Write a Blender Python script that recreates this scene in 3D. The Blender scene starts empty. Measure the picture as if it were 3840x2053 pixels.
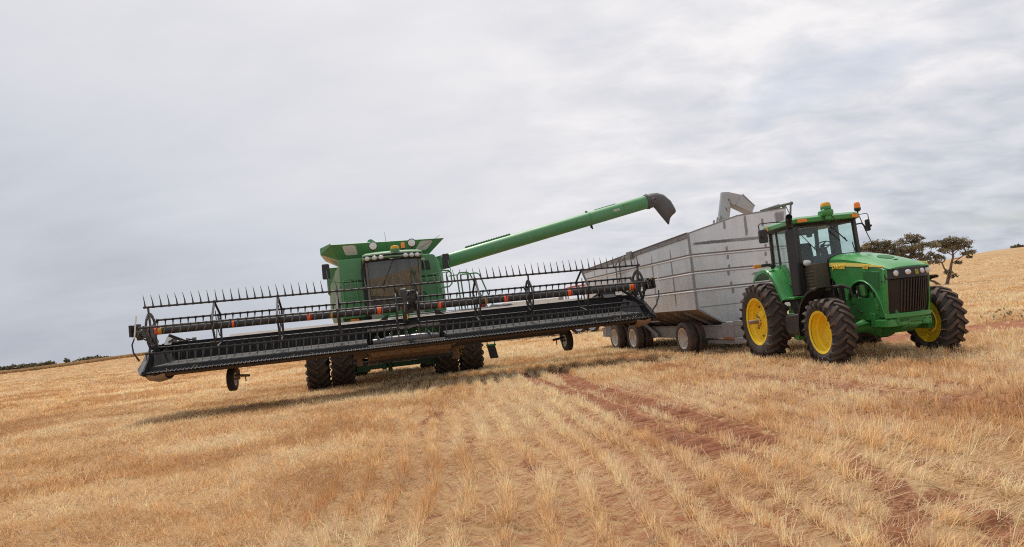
import bpy, math, random
import numpy as np
from mathutils import Vector, Matrix
R = math.radians
rnd = random.Random(7)
scene = bpy.context.scene
col = scene.collection

# ---------------------------------------------------------------- camera
CAM_H, PITCH, ROLL = 1.737, 0.060375, R(6.155)
cam = bpy.data.cameras.new('camera')
cam.sensor_width = 36.0
cam.lens = 2650.0 / 3840.0 * 36.0
cam.clip_end = 6000
cam.clip_start = 0.1
camo = bpy.data.objects.new('camera', cam)
col.objects.link(camo)
cf = Vector((0, math.cos(PITCH), math.sin(PITCH)))
cu = Vector((0, -math.sin(PITCH), math.cos(PITCH)))
cr = Vector((1, 0, 0))
c_, s_ = math.cos(ROLL), math.sin(ROLL)
r2, u2 = c_ * cr - s_ * cu, s_ * cr + c_ * cu
camo.matrix_world = Matrix(((r2.x, u2.x, -cf.x, 0), (r2.y, u2.y, -cf.y, 0), (r2.z, u2.z, -cf.z, CAM_H), (0, 0, 0, 1)))
scene.camera = camo

# ---------------------------------------------------------------- light
SUN_DIR = Vector((-0.12, 0.46, 1.0)).normalized()      # towards the sun
SUN_EL = math.asin(SUN_DIR.z)
SUN_AZ = math.atan2(SUN_DIR.x, SUN_DIR.y)
sun = bpy.data.lights.new('sun', 'SUN')
sun.energy = 3.0
sun.angle = R(10.0)
sun.color = (1.0, 0.94, 0.85)
suno = bpy.data.objects.new('sun', sun)
suno.rotation_euler = SUN_DIR.to_track_quat('Z', 'Y').to_euler()
col.objects.link(suno)

world = bpy.data.worlds.new('World')
scene.world = world
world.use_nodes = True
nt = world.node_tree
nt.nodes.clear()
def N(t, **k):
    n = nt.nodes.new(t)
    for a, b in k.items():
        if a == 'inp':
            for i, v in b.items(): n.inputs[i].default_value = v
        else: setattr(n, a, b)
    return n
L = lambda a, b: nt.links.new(a, b)
tc = N('ShaderNodeTexCoord')
sep = N('ShaderNodeSeparateXYZ'); L(tc.outputs['Generated'], sep.inputs[0])
def M(op, a, b=None, c=None, clamp=False):
    n = N('ShaderNodeMath', operation=op); n.use_clamp = clamp
    for i, v in enumerate((a, b, c)):
        if v is None: continue
        if isinstance(v, (int, float)): n.inputs[i].default_value = v
        else: L(v, n.inputs[i])
    return n.outputs[0]
zc = M('MAXIMUM', sep.outputs['Z'], 0.0)
den = M('ADD', zc, 0.30)
px = M('DIVIDE', sep.outputs['X'], den); py = M('DIVIDE', sep.outputs['Y'], den)
cmb = N('ShaderNodeCombineXYZ'); L(px, cmb.inputs[0]); L(py, cmb.inputs[1])
mp = N('ShaderNodeMapping'); L(cmb.outputs[0], mp.inputs[0]); mp.inputs['Rotation'].default_value = (0, 0, R(28)); mp.inputs['Scale'].default_value = (0.8, 1.25, 1)
n1 = N('ShaderNodeTexNoise', inp={'Scale': 1.05, 'Detail': 6, 'Roughness': 0.5, 'Distortion': 0.6}); L(mp.outputs[0], n1.inputs['Vector'])
n2 = N('ShaderNodeTexNoise', inp={'Scale': 6.5, 'Detail': 8, 'Roughness': 0.58, 'Distortion': 0.3}); L(mp.outputs[0], n2.inputs['Vector'])
n3 = N('ShaderNodeTexNoise', inp={'Scale': 2.0, 'Detail': 3, 'Roughness': 0.5, 'Distortion': 0.4}); L(cmb.outputs[0], n3.inputs['Vector'])
# thickness of the overcast: bright where the high sun soaks through, greyer to the west and the horizon
dotn = N('ShaderNodeVectorMath', operation='DOT_PRODUCT'); L(tc.outputs['Generated'], dotn.inputs[0])
bd = Vector((math.sin(R(9)) * math.cos(R(32)), math.cos(R(9)) * math.cos(R(32)), math.sin(R(32))))
dotn.inputs[1].default_value = bd
glow = N('ShaderNodeMapRange', interpolation_type='SMOOTHSTEP'); L(dotn.outputs['Value'], glow.inputs[0])
glow.inputs['From Min'].default_value = 0.62; glow.inputs['From Max'].default_value = 1.0
low = M('SUBTRACT', n1.outputs['Fac'], 0.5)
hi = M('SUBTRACT', n2.outputs['Fac'], 0.5)
# fine altocumulus only shows to the right of the view
rt = N('ShaderNodeMapRange', interpolation_type='SMOOTHSTEP'); L(sep.outputs['X'], rt.inputs[0])
rt.inputs['From Min'].default_value = -0.15; rt.inputs['From Max'].default_value = 0.42
hi2 = M('MULTIPLY', hi, M('ADD', M('MULTIPLY', rt.outputs[0], 0.80), 0.13))
t = M('ADD', M('MULTIPLY', glow.outputs[0], 0.40), M('MULTIPLY', low, 0.62))
t = M('ADD', t, hi2)
elev = N('ShaderNodeMapRange'); L(zc, elev.inputs[0]); elev.inputs['From Min'].default_value = 0.0; elev.inputs['From Max'].default_value = 0.35
t = M('ADD', t, M('MULTIPLY', elev.outputs[0], 0.17))
t = M('ADD', t, 0.325, clamp=True)
ramp = N('ShaderNodeValToRGB'); L(t, ramp.inputs[0])
e = ramp.color_ramp.elements
e[0].position = 0.0; e[0].color = (0.37, 0.395, 0.445, 1)
e[1].position = 1.0; e[1].color = (0.86, 0.835, 0.84, 1)
for p, c in ((0.3, (0.43, 0.455, 0.51, 1)), (0.55, (0.565, 0.59, 0.645, 1)), (0.78, (0.70, 0.70, 0.735, 1))):
    q = e.new(p); q.color = c
sky = N('ShaderNodeTexSky', sky_type='NISHITA'); sky.sun_disc = False
sky.sun_elevation = SUN_EL; sky.sun_rotation = SUN_AZ
sky.air_density = 1.0; sky.dust_density = 1.5
skym = N('ShaderNodeVectorMath', operation='SCALE'); L(sky.outputs[0], skym.inputs[0]); skym.inputs['Scale'].default_value = 0.10
gap = N('ShaderNodeMapRange', interpolation_type='SMOOTHSTEP'); L(n3.outputs['Fac'], gap.inputs[0])
gap.inputs['From Min'].default_value = 0.54; gap.inputs['From Max'].default_value = 0.72
gapf = M('MULTIPLY', M('MULTIPLY', gap.outputs[0], rt.outputs[0]), 0.34)
mix = N('ShaderNodeMix', data_type='RGBA'); L(gapf, mix.inputs['Factor']); L(ramp.outputs[0], mix.inputs['A']); L(skym.outputs[0], mix.inputs['B'])
bg = N('ShaderNodeBackground'); L(mix.outputs['Result'], bg.inputs[0]); bg.inputs[1].default_value = 1.0
wo = N('ShaderNodeOutputWorld'); L(bg.outputs[0], wo.inputs[0])

scene.view_settings.view_transform = 'Standard'
scene.view_settings.look = 'None'
scene.view_settings.gamma = 1.0
scene.view_settings.use_curve_mapping = False
scene.view_settings.exposure = 0.13
scene.render.engine = 'CYCLES'
scene.cycles.max_bounces = 8
scene.cycles.transparent_max_bounces = 12
scene.cycles.use_denoising = False
scene.cycles.use_adaptive_sampling = False
scene.cycles.filter_width = 1.1

# ---------------------------------------------------------------- helpers
class MB:
    """collects shapes and links them as one mesh object"""
    def __init__(s): s.v = []; s.f = []; s.m = []; s.xf = None
    def add(s, vs, fs, m=0):
        o = len(s.v)
        if s.xf is not None: vs = [tuple(s.xf @ Vector(p)) for p in vs]
        s.v += [tuple(p) for p in vs]
        for f in fs: s.f.append(tuple(i + o for i in f)); s.m.append(m)
        return s
    def box(s, x0, x1, y0, y1, z0, z1, m=0):
        v = [(x, y, z) for x in (x0, x1) for y in (y0, y1) for z in (z0, z1)]
        return s.add(v, [(0, 1, 3, 2), (4, 6, 7, 5), (0, 4, 5, 1), (2, 3, 7, 6), (0, 2, 6, 4), (1, 5, 7, 3)], m)
    def prism(s, poly, ax, a, b, m=0):
        put = {'x': lambda u, w, t: (t, u, w), 'y': lambda u, w, t: (u, t, w), 'z': lambda u, w, t: (u, w, t)}[ax]
        n = len(poly)
        v = [put(u, w, a) for u, w in poly] + [put(u, w, b) for u, w in poly]
        return s.add(v, [tuple(range(n))[::-1], tuple(range(n, 2 * n))] + [(i, (i + 1) % n, n + (i + 1) % n, n + i) for i in range(n)], m)
    def loft(s, rings, m=0, caps=True, closed=True):
        n = len(rings[0]); v = [p for r in rings for p in r]; f = []
        for k in range(len(rings) - 1):
            for i in range(n if closed else n - 1):
                j = (i + 1) % n
                f.append((k * n + i, k * n + j, (k + 1) * n + j, (k + 1) * n + i))
        if caps and closed: f += [tuple(range(n))[::-1], tuple((len(rings) - 1) * n + i for i in range(n))]
        return s.add(v, f, m)
    def tube(s, pts, r, n=8, m=0, caps=True, flat=None):
        pts = [Vector(p) for p in pts]; rs = r if isinstance(r, (list, tuple)) else [r] * len(pts)
        rings = []; side = None
        for i, p in enumerate(pts):
            d = (pts[min(i + 1, len(pts) - 1)] - pts[max(i - 1, 0)]).normalized()
            if side is None or abs(side.dot(d)) > .98:
                ref = Vector((0, 0, 1)) if abs(d.z) < .9 else Vector((1, 0, 0))
                side = d.cross(ref).normalized()
            side = (side - d * side.dot(d)).normalized(); up = side.cross(d)
            rings.append([tuple(p + side * math.cos(2 * math.pi * k / n) * rs[i] + up * math.sin(2 * math.pi * k / n) * rs[i] * (flat or 1)) for k in range(n)])
        return s.loft(rings, m, caps)
    def bar(s, p, q, w, h, m=0, up=(0, 0, 1)):
        p, q = Vector(p), Vector(q); d = (q - p).normalized(); up = Vector(up)
        if abs(d.dot(up)) > .98: up = Vector((0, 1, 0)) if abs(d.y) < .9 else Vector((1, 0, 0))
        a = d.cross(up).normalized() * w / 2; b = a.cross(d).normalized() * h / 2
        return s.loft([[tuple(c + a + b), tuple(c - a + b), tuple(c - a - b), tuple(c + a - b)] for c in (p, q)], m)
    def lathe(s, prof, c=(0, 0, 0), ax='x', n=32, m=0, closed=False, a0=0, a1=2 * math.pi):
        """prof: (along axis, radius)"""
        full = abs(a1 - a0 - 2 * math.pi) < 1e-6; cnt = n if full else n + 1
        v = []
        for k in range(cnt):
            t = a0 + (a1 - a0) * k / n; ca, sa = math.cos(t), math.sin(t)
            for h, r in prof:
                p = {'x': (h, r * ca, r * sa), 'y': (r * ca, h, r * sa), 'z': (r * ca, r * sa, h)}[ax]
                v.append((p[0] + c[0], p[1] + c[1], p[2] + c[2]))
        P = len(prof); f = []
        for k in range(n):
            k2 = (k + 1) % cnt
            for i in range(P if closed else P - 1):
                j = (i + 1) % P
                f.append((k * P + i, k * P + j, k2 * P + j, k2 * P + i))
        return s.add(v, f, m)
    def ball(s, c, rx, ry, rz, m=0, n=12, z0=-1):
        rings = []
        for i in range(1, n // 2 + 3):
            t = -math.pi / 2 + math.pi * i / (n // 2 + 3)
            if math.sin(t) < z0: continue
            rings.append([(c[0] + rx * math.cos(t) * math.cos(2 * math.pi * k / n), c[1] + ry * math.cos(t) * math.sin(2 * math.pi * k / n), c[2] + rz * math.sin(t)) for k in range(n)])
        return s.loft(rings, m)
    def quadsheet(s, a, b, c, d, th, m=0):
        """a thin plate through four corners, with thickness along its normal"""
        a, b, c, d = map(Vector, (a, b, c, d)); nn = (b - a).cross(d - a).normalized() * th / 2
        return s.loft([[tuple(p + nn) for p in (a, b, c, d)], [tuple(p - nn) for p in (a, b, c, d)]], m)
    def build(s, name, mats, parent=None, smooth=35, bevel=0, label=None, segs=2):
        me = bpy.data.meshes.new(name)
        me.from_pydata(s.v, [], s.f)
        if not isinstance(mats, (list, tuple)): mats = [mats]
        for mt in mats: me.materials.append(mt)
        me.polygons.foreach_set('material_index', s.m)
        me.update()
        import bmesh
        b = bmesh.new(); b.from_mesh(me); bmesh.ops.recalc_face_normals(b, faces=b.faces); b.to_mesh(me); b.free()
        if smooth:
            me.polygons.foreach_set('use_smooth', [True] * len(me.polygons))
            me.set_sharp_from_angle(angle=R(smooth))
        o = bpy.data.objects.new(name, me); col.objects.link(o)
        if parent is not None: o.parent = parent
        if bevel:
            md = o.modifiers.new('bevel', 'BEVEL'); md.width = bevel; md.segments = segs; md.limit_method = 'ANGLE'; md.angle_limit = R(35)
            md.harden_normals = False
        if label: o['label'] = label
        return o

def tag(o, label=None, cat=None, group=None, kind=None):
    if label: o['label'] = label
    if cat: o['category'] = cat
    if group: o['group'] = group
    if kind: o['kind'] = kind
    return o
def thing(name, loc, rz, label, cat, group=None):
    o = bpy.data.objects.new(name, None); col.objects.link(o); o.empty_display_size = .3
    o.location = loc; o.rotation_euler = (0, 0, rz)
    return tag(o, label, cat, group)
def copy_tree(o, parent):
    c = o.copy(); col.objects.link(c); c.parent = parent
    for ch in list(o.children): copy_tree(ch, c)
    return c
def arc(c, r, a0, a1, n, ax='y', h=0):
    out = []
    for i in range(n + 1):
        t = R(a0 + (a1 - a0) * i / n); u, w = c[0] + r * math.cos(t), c[1] + r * math.sin(t)
        out.append({'y': (u, h, w), 'x': (h, u, w), 'z': (u, w, h)}[ax])
    return out

# ---------------------------------------------------------------- materials
MATS = {}
def nodes_of(m):
    m.use_nodes = True; t = m.node_tree; t.nodes.clear(); return t
def material(name, base, rough=.5, metal=0., var=.15, vscale=4., dust=0., dustcol=(.30, .19, .115), bump=0., bscale=40., spec=.5, coat=0., dscale=2.2, stripes=None):
    m = bpy.data.materials.new(name); t = nodes_of(m); nn = t.nodes; lk = t.links.new
    out = nn.new('ShaderNodeOutputMaterial'); b = nn.new('ShaderNodeBsdfPrincipled'); lk(b.outputs[0], out.inputs[0])
    b.inputs['Roughness'].default_value = rough; b.inputs['Metallic'].default_value = metal
    b.inputs['Specular IOR Level'].default_value = spec
    if coat: b.inputs['Coat Weight'].default_value = coat; b.inputs['Coat Roughness'].default_value = .12
    tcn = nn.new('ShaderNodeTexCoord'); vec = tcn.outputs['Object']
    no = nn.new('ShaderNodeTexNoise'); no.inputs['Scale'].default_value = vscale; no.inputs['Detail'].default_value = 6; no.inputs['Roughness'].default_value = .62; lk(vec, no.inputs['Vector'])
    mr = nn.new('ShaderNodeMapRange'); lk(no.outputs['Fac'], mr.inputs[0]); mr.inputs['From Min'].default_value = .25; mr.inputs['From Max'].default_value = .75
    mr.inputs['To Min'].default_value = 1 - var; mr.inputs['To Max'].default_value = 1 + var
    sc = nn.new('ShaderNodeVectorMath'); sc.operation = 'SCALE'; sc.inputs[0].default_value = base; lk(mr.outputs[0], sc.inputs['Scale'])
    c = sc.outputs[0]
    if dust:
        n2 = nn.new('ShaderNodeTexNoise'); n2.inputs['Scale'].default_value = dscale; n2.inputs['Detail'].default_value = 8; n2.inputs['Roughness'].default_value = .7; n2.inputs['Distortion'].default_value = .4; lk(vec, n2.inputs['Vector'])
        m2 = nn.new('ShaderNodeMapRange'); lk(n2.outputs['Fac'], m2.inputs[0]); m2.inputs['From Min'].default_value = .35; m2.inputs['From Max'].default_value = .75; m2.inputs['To Max'].default_value = dust
        mx = nn.new('ShaderNodeMix'); mx.data_type = 'RGBA'; lk(m2.outputs[0], mx.inputs['Factor']); lk(c, mx.inputs['A']); mx.inputs['B'].default_value = (*dustcol, 1); c = mx.outputs['Result']
        rm = nn.new('ShaderNodeMapRange'); lk(m2.outputs[0], rm.inputs[0]); rm.inputs['To Min'].default_value = rough; rm.inputs['To Max'].default_value = .9; lk(rm.outputs[0], b.inputs['Roughness'])
    lk(c, b.inputs['Base Color'])
    if bump:
        n3 = nn.new('ShaderNodeTexNoise'); n3.inputs['Scale'].default_value = bscale; n3.inputs['Detail'].default_value = 5; lk(vec, n3.inputs['Vector'])
        bp = nn.new('ShaderNodeBump'); bp.inputs['Strength'].default_value = bump; bp.inputs['Distance'].default_value = .02; lk(n3.outputs['Fac'], bp.inputs['Height']); lk(bp.outputs[0], b.inputs['Normal'])
    MATS[name] = m
    return m
GREEN_C = material('combine_green', (.080, .30, .115), .40, var=.09, dust=.34, dustcol=(.27, .27, .17), bump=.015, bscale=6)
GREEN_T = material('tractor_green', (.036, .275, .058), .26, var=.07, dust=.24, dustcol=(.16, .21, .10), coat=.4)
GREEN_D = material('engine_green', (.034, .24, .05), .42, var=.2, dust=.3, dustcol=(.12, .13, .06))
GREEN_PALE = material('roof_pale_green', (.20, .36, .20), .4, var=.1, dust=.2)
TINE = material('tine_sky_grey', (.075, .08, .083), .30, var=.15, dust=.2)  # sky reflection put into the grey base colour
TAN_PLATE = material('tan_plate', (.42, .31, .215), .6, var=.25, dust=.3)
YELLOW = material('wheel_yellow', (.95, .655, .025), .34, var=.06, dust=.12, dustcol=(.5, .3, .06))
YELLOW_D = material('dusty_yellow', (.52, .31, .02), .5, var=.15, dust=.5)
STRIPE = material('stripe_yellow', (.96, .80, .20), .35, var=.03)
RUBBER = material('tyre_rubber', (.040, .036, .034), .78, var=.25, dust=.55, dustcol=(.13, .09, .065), bump=.12, bscale=60)
LUG = material('lug_rubber', (.060, .048, .042), .8, var=.3, dust=.8, dustcol=(.20, .115, .07), bump=.1, dscale=5)
LUG_D = material('dusty_lug_rubber', (.066, .05, .04), .85, var=.3, dust=.6, dustcol=(.15, .10, .065), bump=.1, dscale=5)
ROAD_TYRE = material('road_tyre', (.055, .048, .044), .8, var=.25, dust=.85, dustcol=(.22, .13, .085), bump=.1)
BLACK = material('black_plastic', (.022, .021, .022), .42, var=.2, dust=.18, dustcol=(.12, .09, .07))
BLACK_M = material('reel_black', (.021, .020, .021), .42, var=.25, dust=.26, dustcol=(.14, .105, .085))
DECK = material('deck_black', (.013, .013, .014), .6, spec=.25, var=.3, dust=.16, dustcol=(.13, .10, .085))
BELT = material('draper_grey', (.036, .036, .040), .5, var=.2, dust=.3, dustcol=(.20, .16, .14))
PLANK = material('dusty_top_beam', (.20, .175, .155), .6, var=.2, vscale=9, dust=.4, dustcol=(.26, .20, .15))
SKID = material('skid_tan', (.33, .23, .15), .6, var=.25, dust=.4)
RUSTY = material('dusty_brown_steel', (.28, .185, .125), .65, var=.35, dust=.5, dustcol=(.27, .17, .10), bump=.15)
BROWN = material('brown_edge', (.075, .048, .033), .7, var=.35, dust=.35, dustcol=(.15, .095, .06))
STEEL = material('worn_steel', (.42, .42, .44), .3, metal=.7, var=.2, dust=.15)
CHROME = material('polished_rim', (.62, .61, .6), .24, metal=.85, var=.1, dust=.25)
RIM_W = material('dusty_white_rim', (.74, .70, .64), .42, metal=.2, var=.12, dust=.45, dustcol=(.40, .25, .15))
SHIELD = material('dusty_green_shield', (.13, .26, .12), .5, var=.15, dust=.75, dustcol=(.50, .44, .32), dscale=1.1)
WHITE = material('white_paint', (.78, .77, .74), .45, var=.05, dust=.12)
CREAM = material('cream_dusty_panel', (.62, .56, .44), .5, var=.08, dust=.25)
GREY = material('chassis_grey', (.30, .30, .31), .5, metal=.25, var=.15, dust=.35, dustcol=(.27, .20, .15))
ORANGE = material('orange_lens', (.95, .26, .02), .2, var=.05)
ORANGE_B = material('fluorescent_orange', (1.0, .13, .03), .45, var=.04)
RED_B = material('dark_red_band', (.28, .02, .015), .45, var=.05)
YEL_B = material('ochre_band', (.70, .38, .02), .5, var=.05)
RED = material('red_paint', (.45, .03, .03), .45, var=.1)
PINK = material('faded_red', (.62, .18, .19), .6, var=.1)
LENS = material('lamp_lens', (.74, .72, .70), .12, var=.08, metal=.25)
INTERIOR = material('cab_interior', (.30, .27, .21), .7, var=.12)
SEAT = material('cab_seat', (.05, .048, .05), .7, var=.1)
BARK = material('bark', (.17, .115, .085), .85, var=.3, vscale=3)
def glass(name, tint, clear, rough=.02, fmin=.035):
    m = bpy.data.materials.new(name); t = nodes_of(m); nn = t.nodes; lk = t.links.new
    out = nn.new('ShaderNodeOutputMaterial'); tr = nn.new('ShaderNodeBsdfTransparent'); tr.inputs[0].default_value = (*tint, 1)
    gl = nn.new('ShaderNodeBsdfGlossy'); gl.inputs['Roughness'].default_value = rough; gl.inputs[0].default_value = (.9, .95, .93, 1)
    df = nn.new('ShaderNodeBsdfDiffuse'); df.inputs[0].default_value = (.36, .33, .28, 1)
    tcn = nn.new('ShaderNodeTexCoord'); no = nn.new('ShaderNodeTexNoise'); no.inputs['Scale'].default_value = 1.6; no.inputs['Detail'].default_value = 6; lk(tcn.outputs['Object'], no.inputs['Vector'])
    mr = nn.new('ShaderNodeMapRange'); lk(no.outputs['Fac'], mr.inputs[0]); mr.inputs['From Min'].default_value = .35; mr.inputs['From Max'].default_value = .8; mr.inputs['To Min'].default_value = clear * .5; mr.inputs['To Max'].default_value = clear
    lw = nn.new('ShaderNodeLayerWeight'); lw.inputs[0].default_value = .5; pw = nn.new('ShaderNodeMath'); pw.operation = 'POWER'; lk(lw.outputs['Facing'], pw.inputs[0]); pw.inputs[1].default_value = 3.5; fr = nn.new('ShaderNodeMapRange'); lk(pw.outputs[0], fr.inputs[0]); fr.inputs['To Min'].default_value = fmin; fr.inputs['To Max'].default_value = .45
    a = nn.new('ShaderNodeMixShader'); lk(mr.outputs[0], a.inputs[0]); lk(tr.outputs[0], a.inputs[1]); lk(df.outputs[0], a.inputs[2])
    b = nn.new('ShaderNodeMixShader'); lk(fr.outputs[0], b.inputs[0]); lk(a.outputs[0], b.inputs[1]); lk(gl.outputs[0], b.inputs[2])
    lk(b.outputs[0], out.inputs[0]); return m
GLASS_T = glass('green_tinted_glass', (.91, .98, .96), .04)
GLASS_C = glass('dusty_dark_glass', (.58, .57, .54), .20, fmin=.09)  # tan dust film, thickened so the dark cab behind looks brighter

def np_mesh(name, V, F, mats, Mi=None, parent=None):
    me = bpy.data.meshes.new(name); k = F.shape[1]
    me.vertices.add(len(V)); me.vertices.foreach_set('co', V.astype(np.float32).ravel())
    me.loops.add(F.size); me.loops.foreach_set('vertex_index', F.astype(np.int32).ravel())
    me.polygons.add(len(F)); me.polygons.foreach_set('loop_start', (np.arange(len(F)) * k).astype(np.int32)); me.polygons.foreach_set('loop_total', np.full(len(F), k, np.int32))
    for m in mats: me.materials.append(m)
    if Mi is not None: me.polygons.foreach_set('material_index', Mi.astype(np.int32))
    me.update(calc_edges=True)
    o = bpy.data.objects.new(name, me); col.objects.link(o)
    if parent is not None: o.parent = parent
    return o

# ================================================================ ground: one sheet, flat under the machines, rising to low hills
def vnoise(x, y, s, seed=0):
    """smooth value noise, 0..1"""
    x = np.asarray(x) * s; y = np.asarray(y) * s
    xi, yi = np.floor(x).astype(np.int64), np.floor(y).astype(np.int64); fx, fy = x - xi, y - yi
    fx, fy = fx * fx * (3 - 2 * fx), fy * fy * (3 - 2 * fy)
    def h(a, b):
        n = (a * 374761393 + b * 668265263 + seed * 1442695041) & 0x7fffffff
        n = ((n ^ (n >> 13)) * 1274126177) & 0x7fffffff
        return ((n ^ (n >> 16)) & 0xffff) / 65535.0
    return (h(xi, yi) * (1 - fx) + h(xi + 1, yi) * fx) * (1 - fy) + (h(xi, yi + 1) * (1 - fx) + h(xi + 1, yi + 1) * fx) * fy
def fnoise(x, y, s, seed=0, oct=4):
    a, t, n = 1., 0., 0.
    for k in range(oct): t = t + a * vnoise(x, y, s * 2 ** k, seed + k * 17); n += a; a *= .5
    return t / n
SS = lambda e0, e1, v: (lambda u: u * u * (3 - 2 * u))(np.clip((v - e0) / (e1 - e0), 0, 1))
def terrain(x, y):
    r = np.hypot(x, y); az = np.degrees(np.arctan2(x, y))
    el = np.interp(az, [-90, -40, -34, -27, -10, 5, 20, 31, 34, 38, 50, 90], [.05, .05, .10, .22, .5, .72, .70, .60, .87, .86, .7, .3])
    top = CAM_H + 620 * np.tan(np.radians(el))
    z = top * SS(90, 620, r) * 1.0
    z = z - 4.0 * SS(640, 1500, r)
    return z + (fnoise(x, y, .02, 3) - .5) * .9 * SS(60, 200, r)
# wheel tracks: polylines (x, y), half width
TRACKS = [([(-.2, 22), (.55, 17.2), (1.02, 14.9), (1.50, 11.9), (1.72, 9.6), (1.98, 8.4), (2.18, 7.5)], .22, 1.0),
          ([(.9, 21), (1.30, 16.6), (1.68, 14.6), (2.12, 12.0), (2.40, 9.6), (2.62, 8.2)], .30, 1.0),
          ([(3.3, 24), (3.93, 18.2), (4.5, 14.5), (4.95, 12.6), (5.5, 9.8), (6.0, 8)], .25, .85),
          ([(4.6, 21.0), (5.2, 16.8), (5.6, 13.6), (6.4, 10.2)], .22, .6),
          ([(2.0, 22.5), (2.9, 18.6), (3.4, 16.0), (3.0, 13.5)], .2, .5),
          ([(3.1, 7.2), (2.92, 6.0), (2.75, 5.3), (2.3, 4.75)], .15, .66), ([(3.15, 5.6), (3.1, 5.0), (2.95, 4.4)], .15, .62), ([(3.6, 6.6), (3.9, 5.6)], .14, .6),
          ([(-1.74, 14.2), (-1.80, 12.9)], .16, .7), ([(-.05, 8.6), (.06, 7.9)], .10, .8), ([(.62, 11.5), (.9, 9.0)], .12, .55), ([(1.2, 10.4), (1.35, 9.2)], .14, .5), ([(-.9, 10.6), (-.8, 9.6)], .08, .5), ([(.3, 14), (.55, 12)], .12, .4)]
def track_mask(x, y):
    m = np.zeros_like(x); along = np.zeros_like(x)
    for pl, hw, st in TRACKS:
        for (ax, ay), (bx, by) in zip(pl[:-1], pl[1:]):
            dx, dy = bx - ax, by - ay; l2 = dx * dx + dy * dy; t = np.clip(((x - ax) * dx + (y - ay) * dy) / l2, 0, 1)
            d = np.hypot(x - ax - t * dx, y - ay - t * dy); w = st * (1 - SS(hw * .75, hw * 1.25, d)); k = w > m
            along = np.where(k, y, along); m = np.maximum(m, w)
    return m
def bare_mask(x, y):
    """the strip of bare red soil behind the tractor and scuffed turning places"""
    yy = y + (fnoise(x, y, .5, 9) - .5) * 1.2
    s = SS(8.2, 10.0, x) * SS(17.6, 18.3, yy) * (1 - SS(20.9, 21.5, yy)) * (1 - SS(60, 80, x))
    s = np.maximum(s, .5 * SS(46, 49, yy) * (1 - SS(54, 58, yy)) * SS(-3, 1, x) * (1 - SS(10, 14, x)))
    c = SS(.62, .75, fnoise(x, y, .45, 21)) * SS(1.0, 3.0, x) * (1 - SS(25, 30, y)) * .55
    return np.maximum(s, c)
ROW = .38; ROT = R(6.0)
def row_coord(x, y): 
    bend = .10 * np.sin(y * .5) + .05 * np.sin(y * 1.3 + 1)
    return (x * math.cos(ROT) + y * math.sin(ROT) + bend) / ROW
def zone_left(x, y): return 1 - SS(-3.2, -1.2, x + .12 * (y - 8) + (fnoise(x, y, .35, 2) - .5) * 2.0)
def axis(lo, f0, f1, hi, st, gr):
    a = list(np.arange(f0, f1 + st * .5, st)); s = st
    while a[-1] < hi: s *= gr; a.append(a[-1] + s)
    s = st; b = []; v = f0
    while v > lo: s *= gr; v -= s; b.append(v)
    return np.array(b[::-1] + a)
gx, gy = axis(-2600, -3, 6.5, 2600, .045, 1.07), axis(-60, 4, 19, 3200, .045, 1.06)
GX, GY = np.meshgrid(gx, gy); fx_, fy_ = GX.ravel(), GY.ravel()
tm = track_mask(fx_, fy_); bm_ = bare_mask(fx_, fy_)
near = 1 - SS(22, 30, np.hypot(fx_, fy_))
Z = terrain(fx_, fy_)
ridge = np.sin(2 * math.pi * (fy_ - .55 * fx_ + .12 * vnoise(fx_, fy_, 2.5, 4)) / .25)
Z += near * tm * (-.035 + .045 * np.sign(ridge) * np.abs(ridge) ** .7 + .03 * (fnoise(fx_, fy_, 3.0, 8) - .5))
Z += near * (fnoise(fx_, fy_, 1.6, 6) - .5) * .05
rowp = np.cos(2 * math.pi * row_coord(fx_, fy_)); Z += near * (1 - tm) * rowp * .018 * SS(-3.5, -1, fx_)
mound = lambda cx, cy, r, h: h * np.exp(-((fx_ - cx) ** 2 + (fy_ - cy) ** 2) / r ** 2)
for c in ((2.28, 4.85, .16, .09), (2.95, 5.85, .18, .07), (2.5, 5.2, .14, .05), (3.05, 5.0, .16, .05), (2.25, 7.6, .15, .05), (2.0, 8.6, .2, .05), (1.75, 9.0, .12, .05)): Z += mound(*c)
ny, nx = GX.shape
idx = np.arange(nx * ny).reshape(ny, nx); Fq = np.stack([idx[:-1, :-1].ravel(), idx[:-1, 1:].ravel(), idx[1:, 1:].ravel(), idx[1:, :-1].ravel()], 1)
me = bpy.data.meshes.new('ground'); me.vertices.add(nx * ny); me.vertices.foreach_set('co', np.stack([fx_, fy_, Z], 1).astype(np.float32).ravel())
me.loops.add(Fq.size); me.loops.foreach_set('vertex_index', Fq.astype(np.int32).ravel()); me.polygons.add(len(Fq)); me.polygons.foreach_set('loop_start', (np.arange(len(Fq)) * 4).astype(np.int32)); me.polygons.foreach_set('loop_total', np.full(len(Fq), 4, np.int32)); me.polygons.foreach_set('use_smooth', np.ones(len(Fq), bool)); me.update(calc_edges=True)
soil = np.clip(np.maximum(tm, bm_ * 1.0) , 0, 1)
litter = 1 - soil
nearsoil = (1 - SS(12, 34, np.hypot(fx_, fy_))) * (.55 - .26 * zone_left(fx_, fy_)) * (1 - .35 * SS(1.2, 3.2, fx_) * (1 - SS(7.0, 10.5, fy_ + .3 * fx_))) * (.75 + .25 * SS(-1, 2, fx_))      # between the stubble rows the soil shows through
at = me.attributes.new('soil', 'FLOAT', 'POINT'); at.data.foreach_set('value', np.maximum(soil, nearsoil).astype(np.float32))
ground = bpy.data.objects.new('ground', me); col.objects.link(ground); tag(ground, 'harvested stubble paddock with red soil rising to low hills', 'ground', kind='structure')
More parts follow.
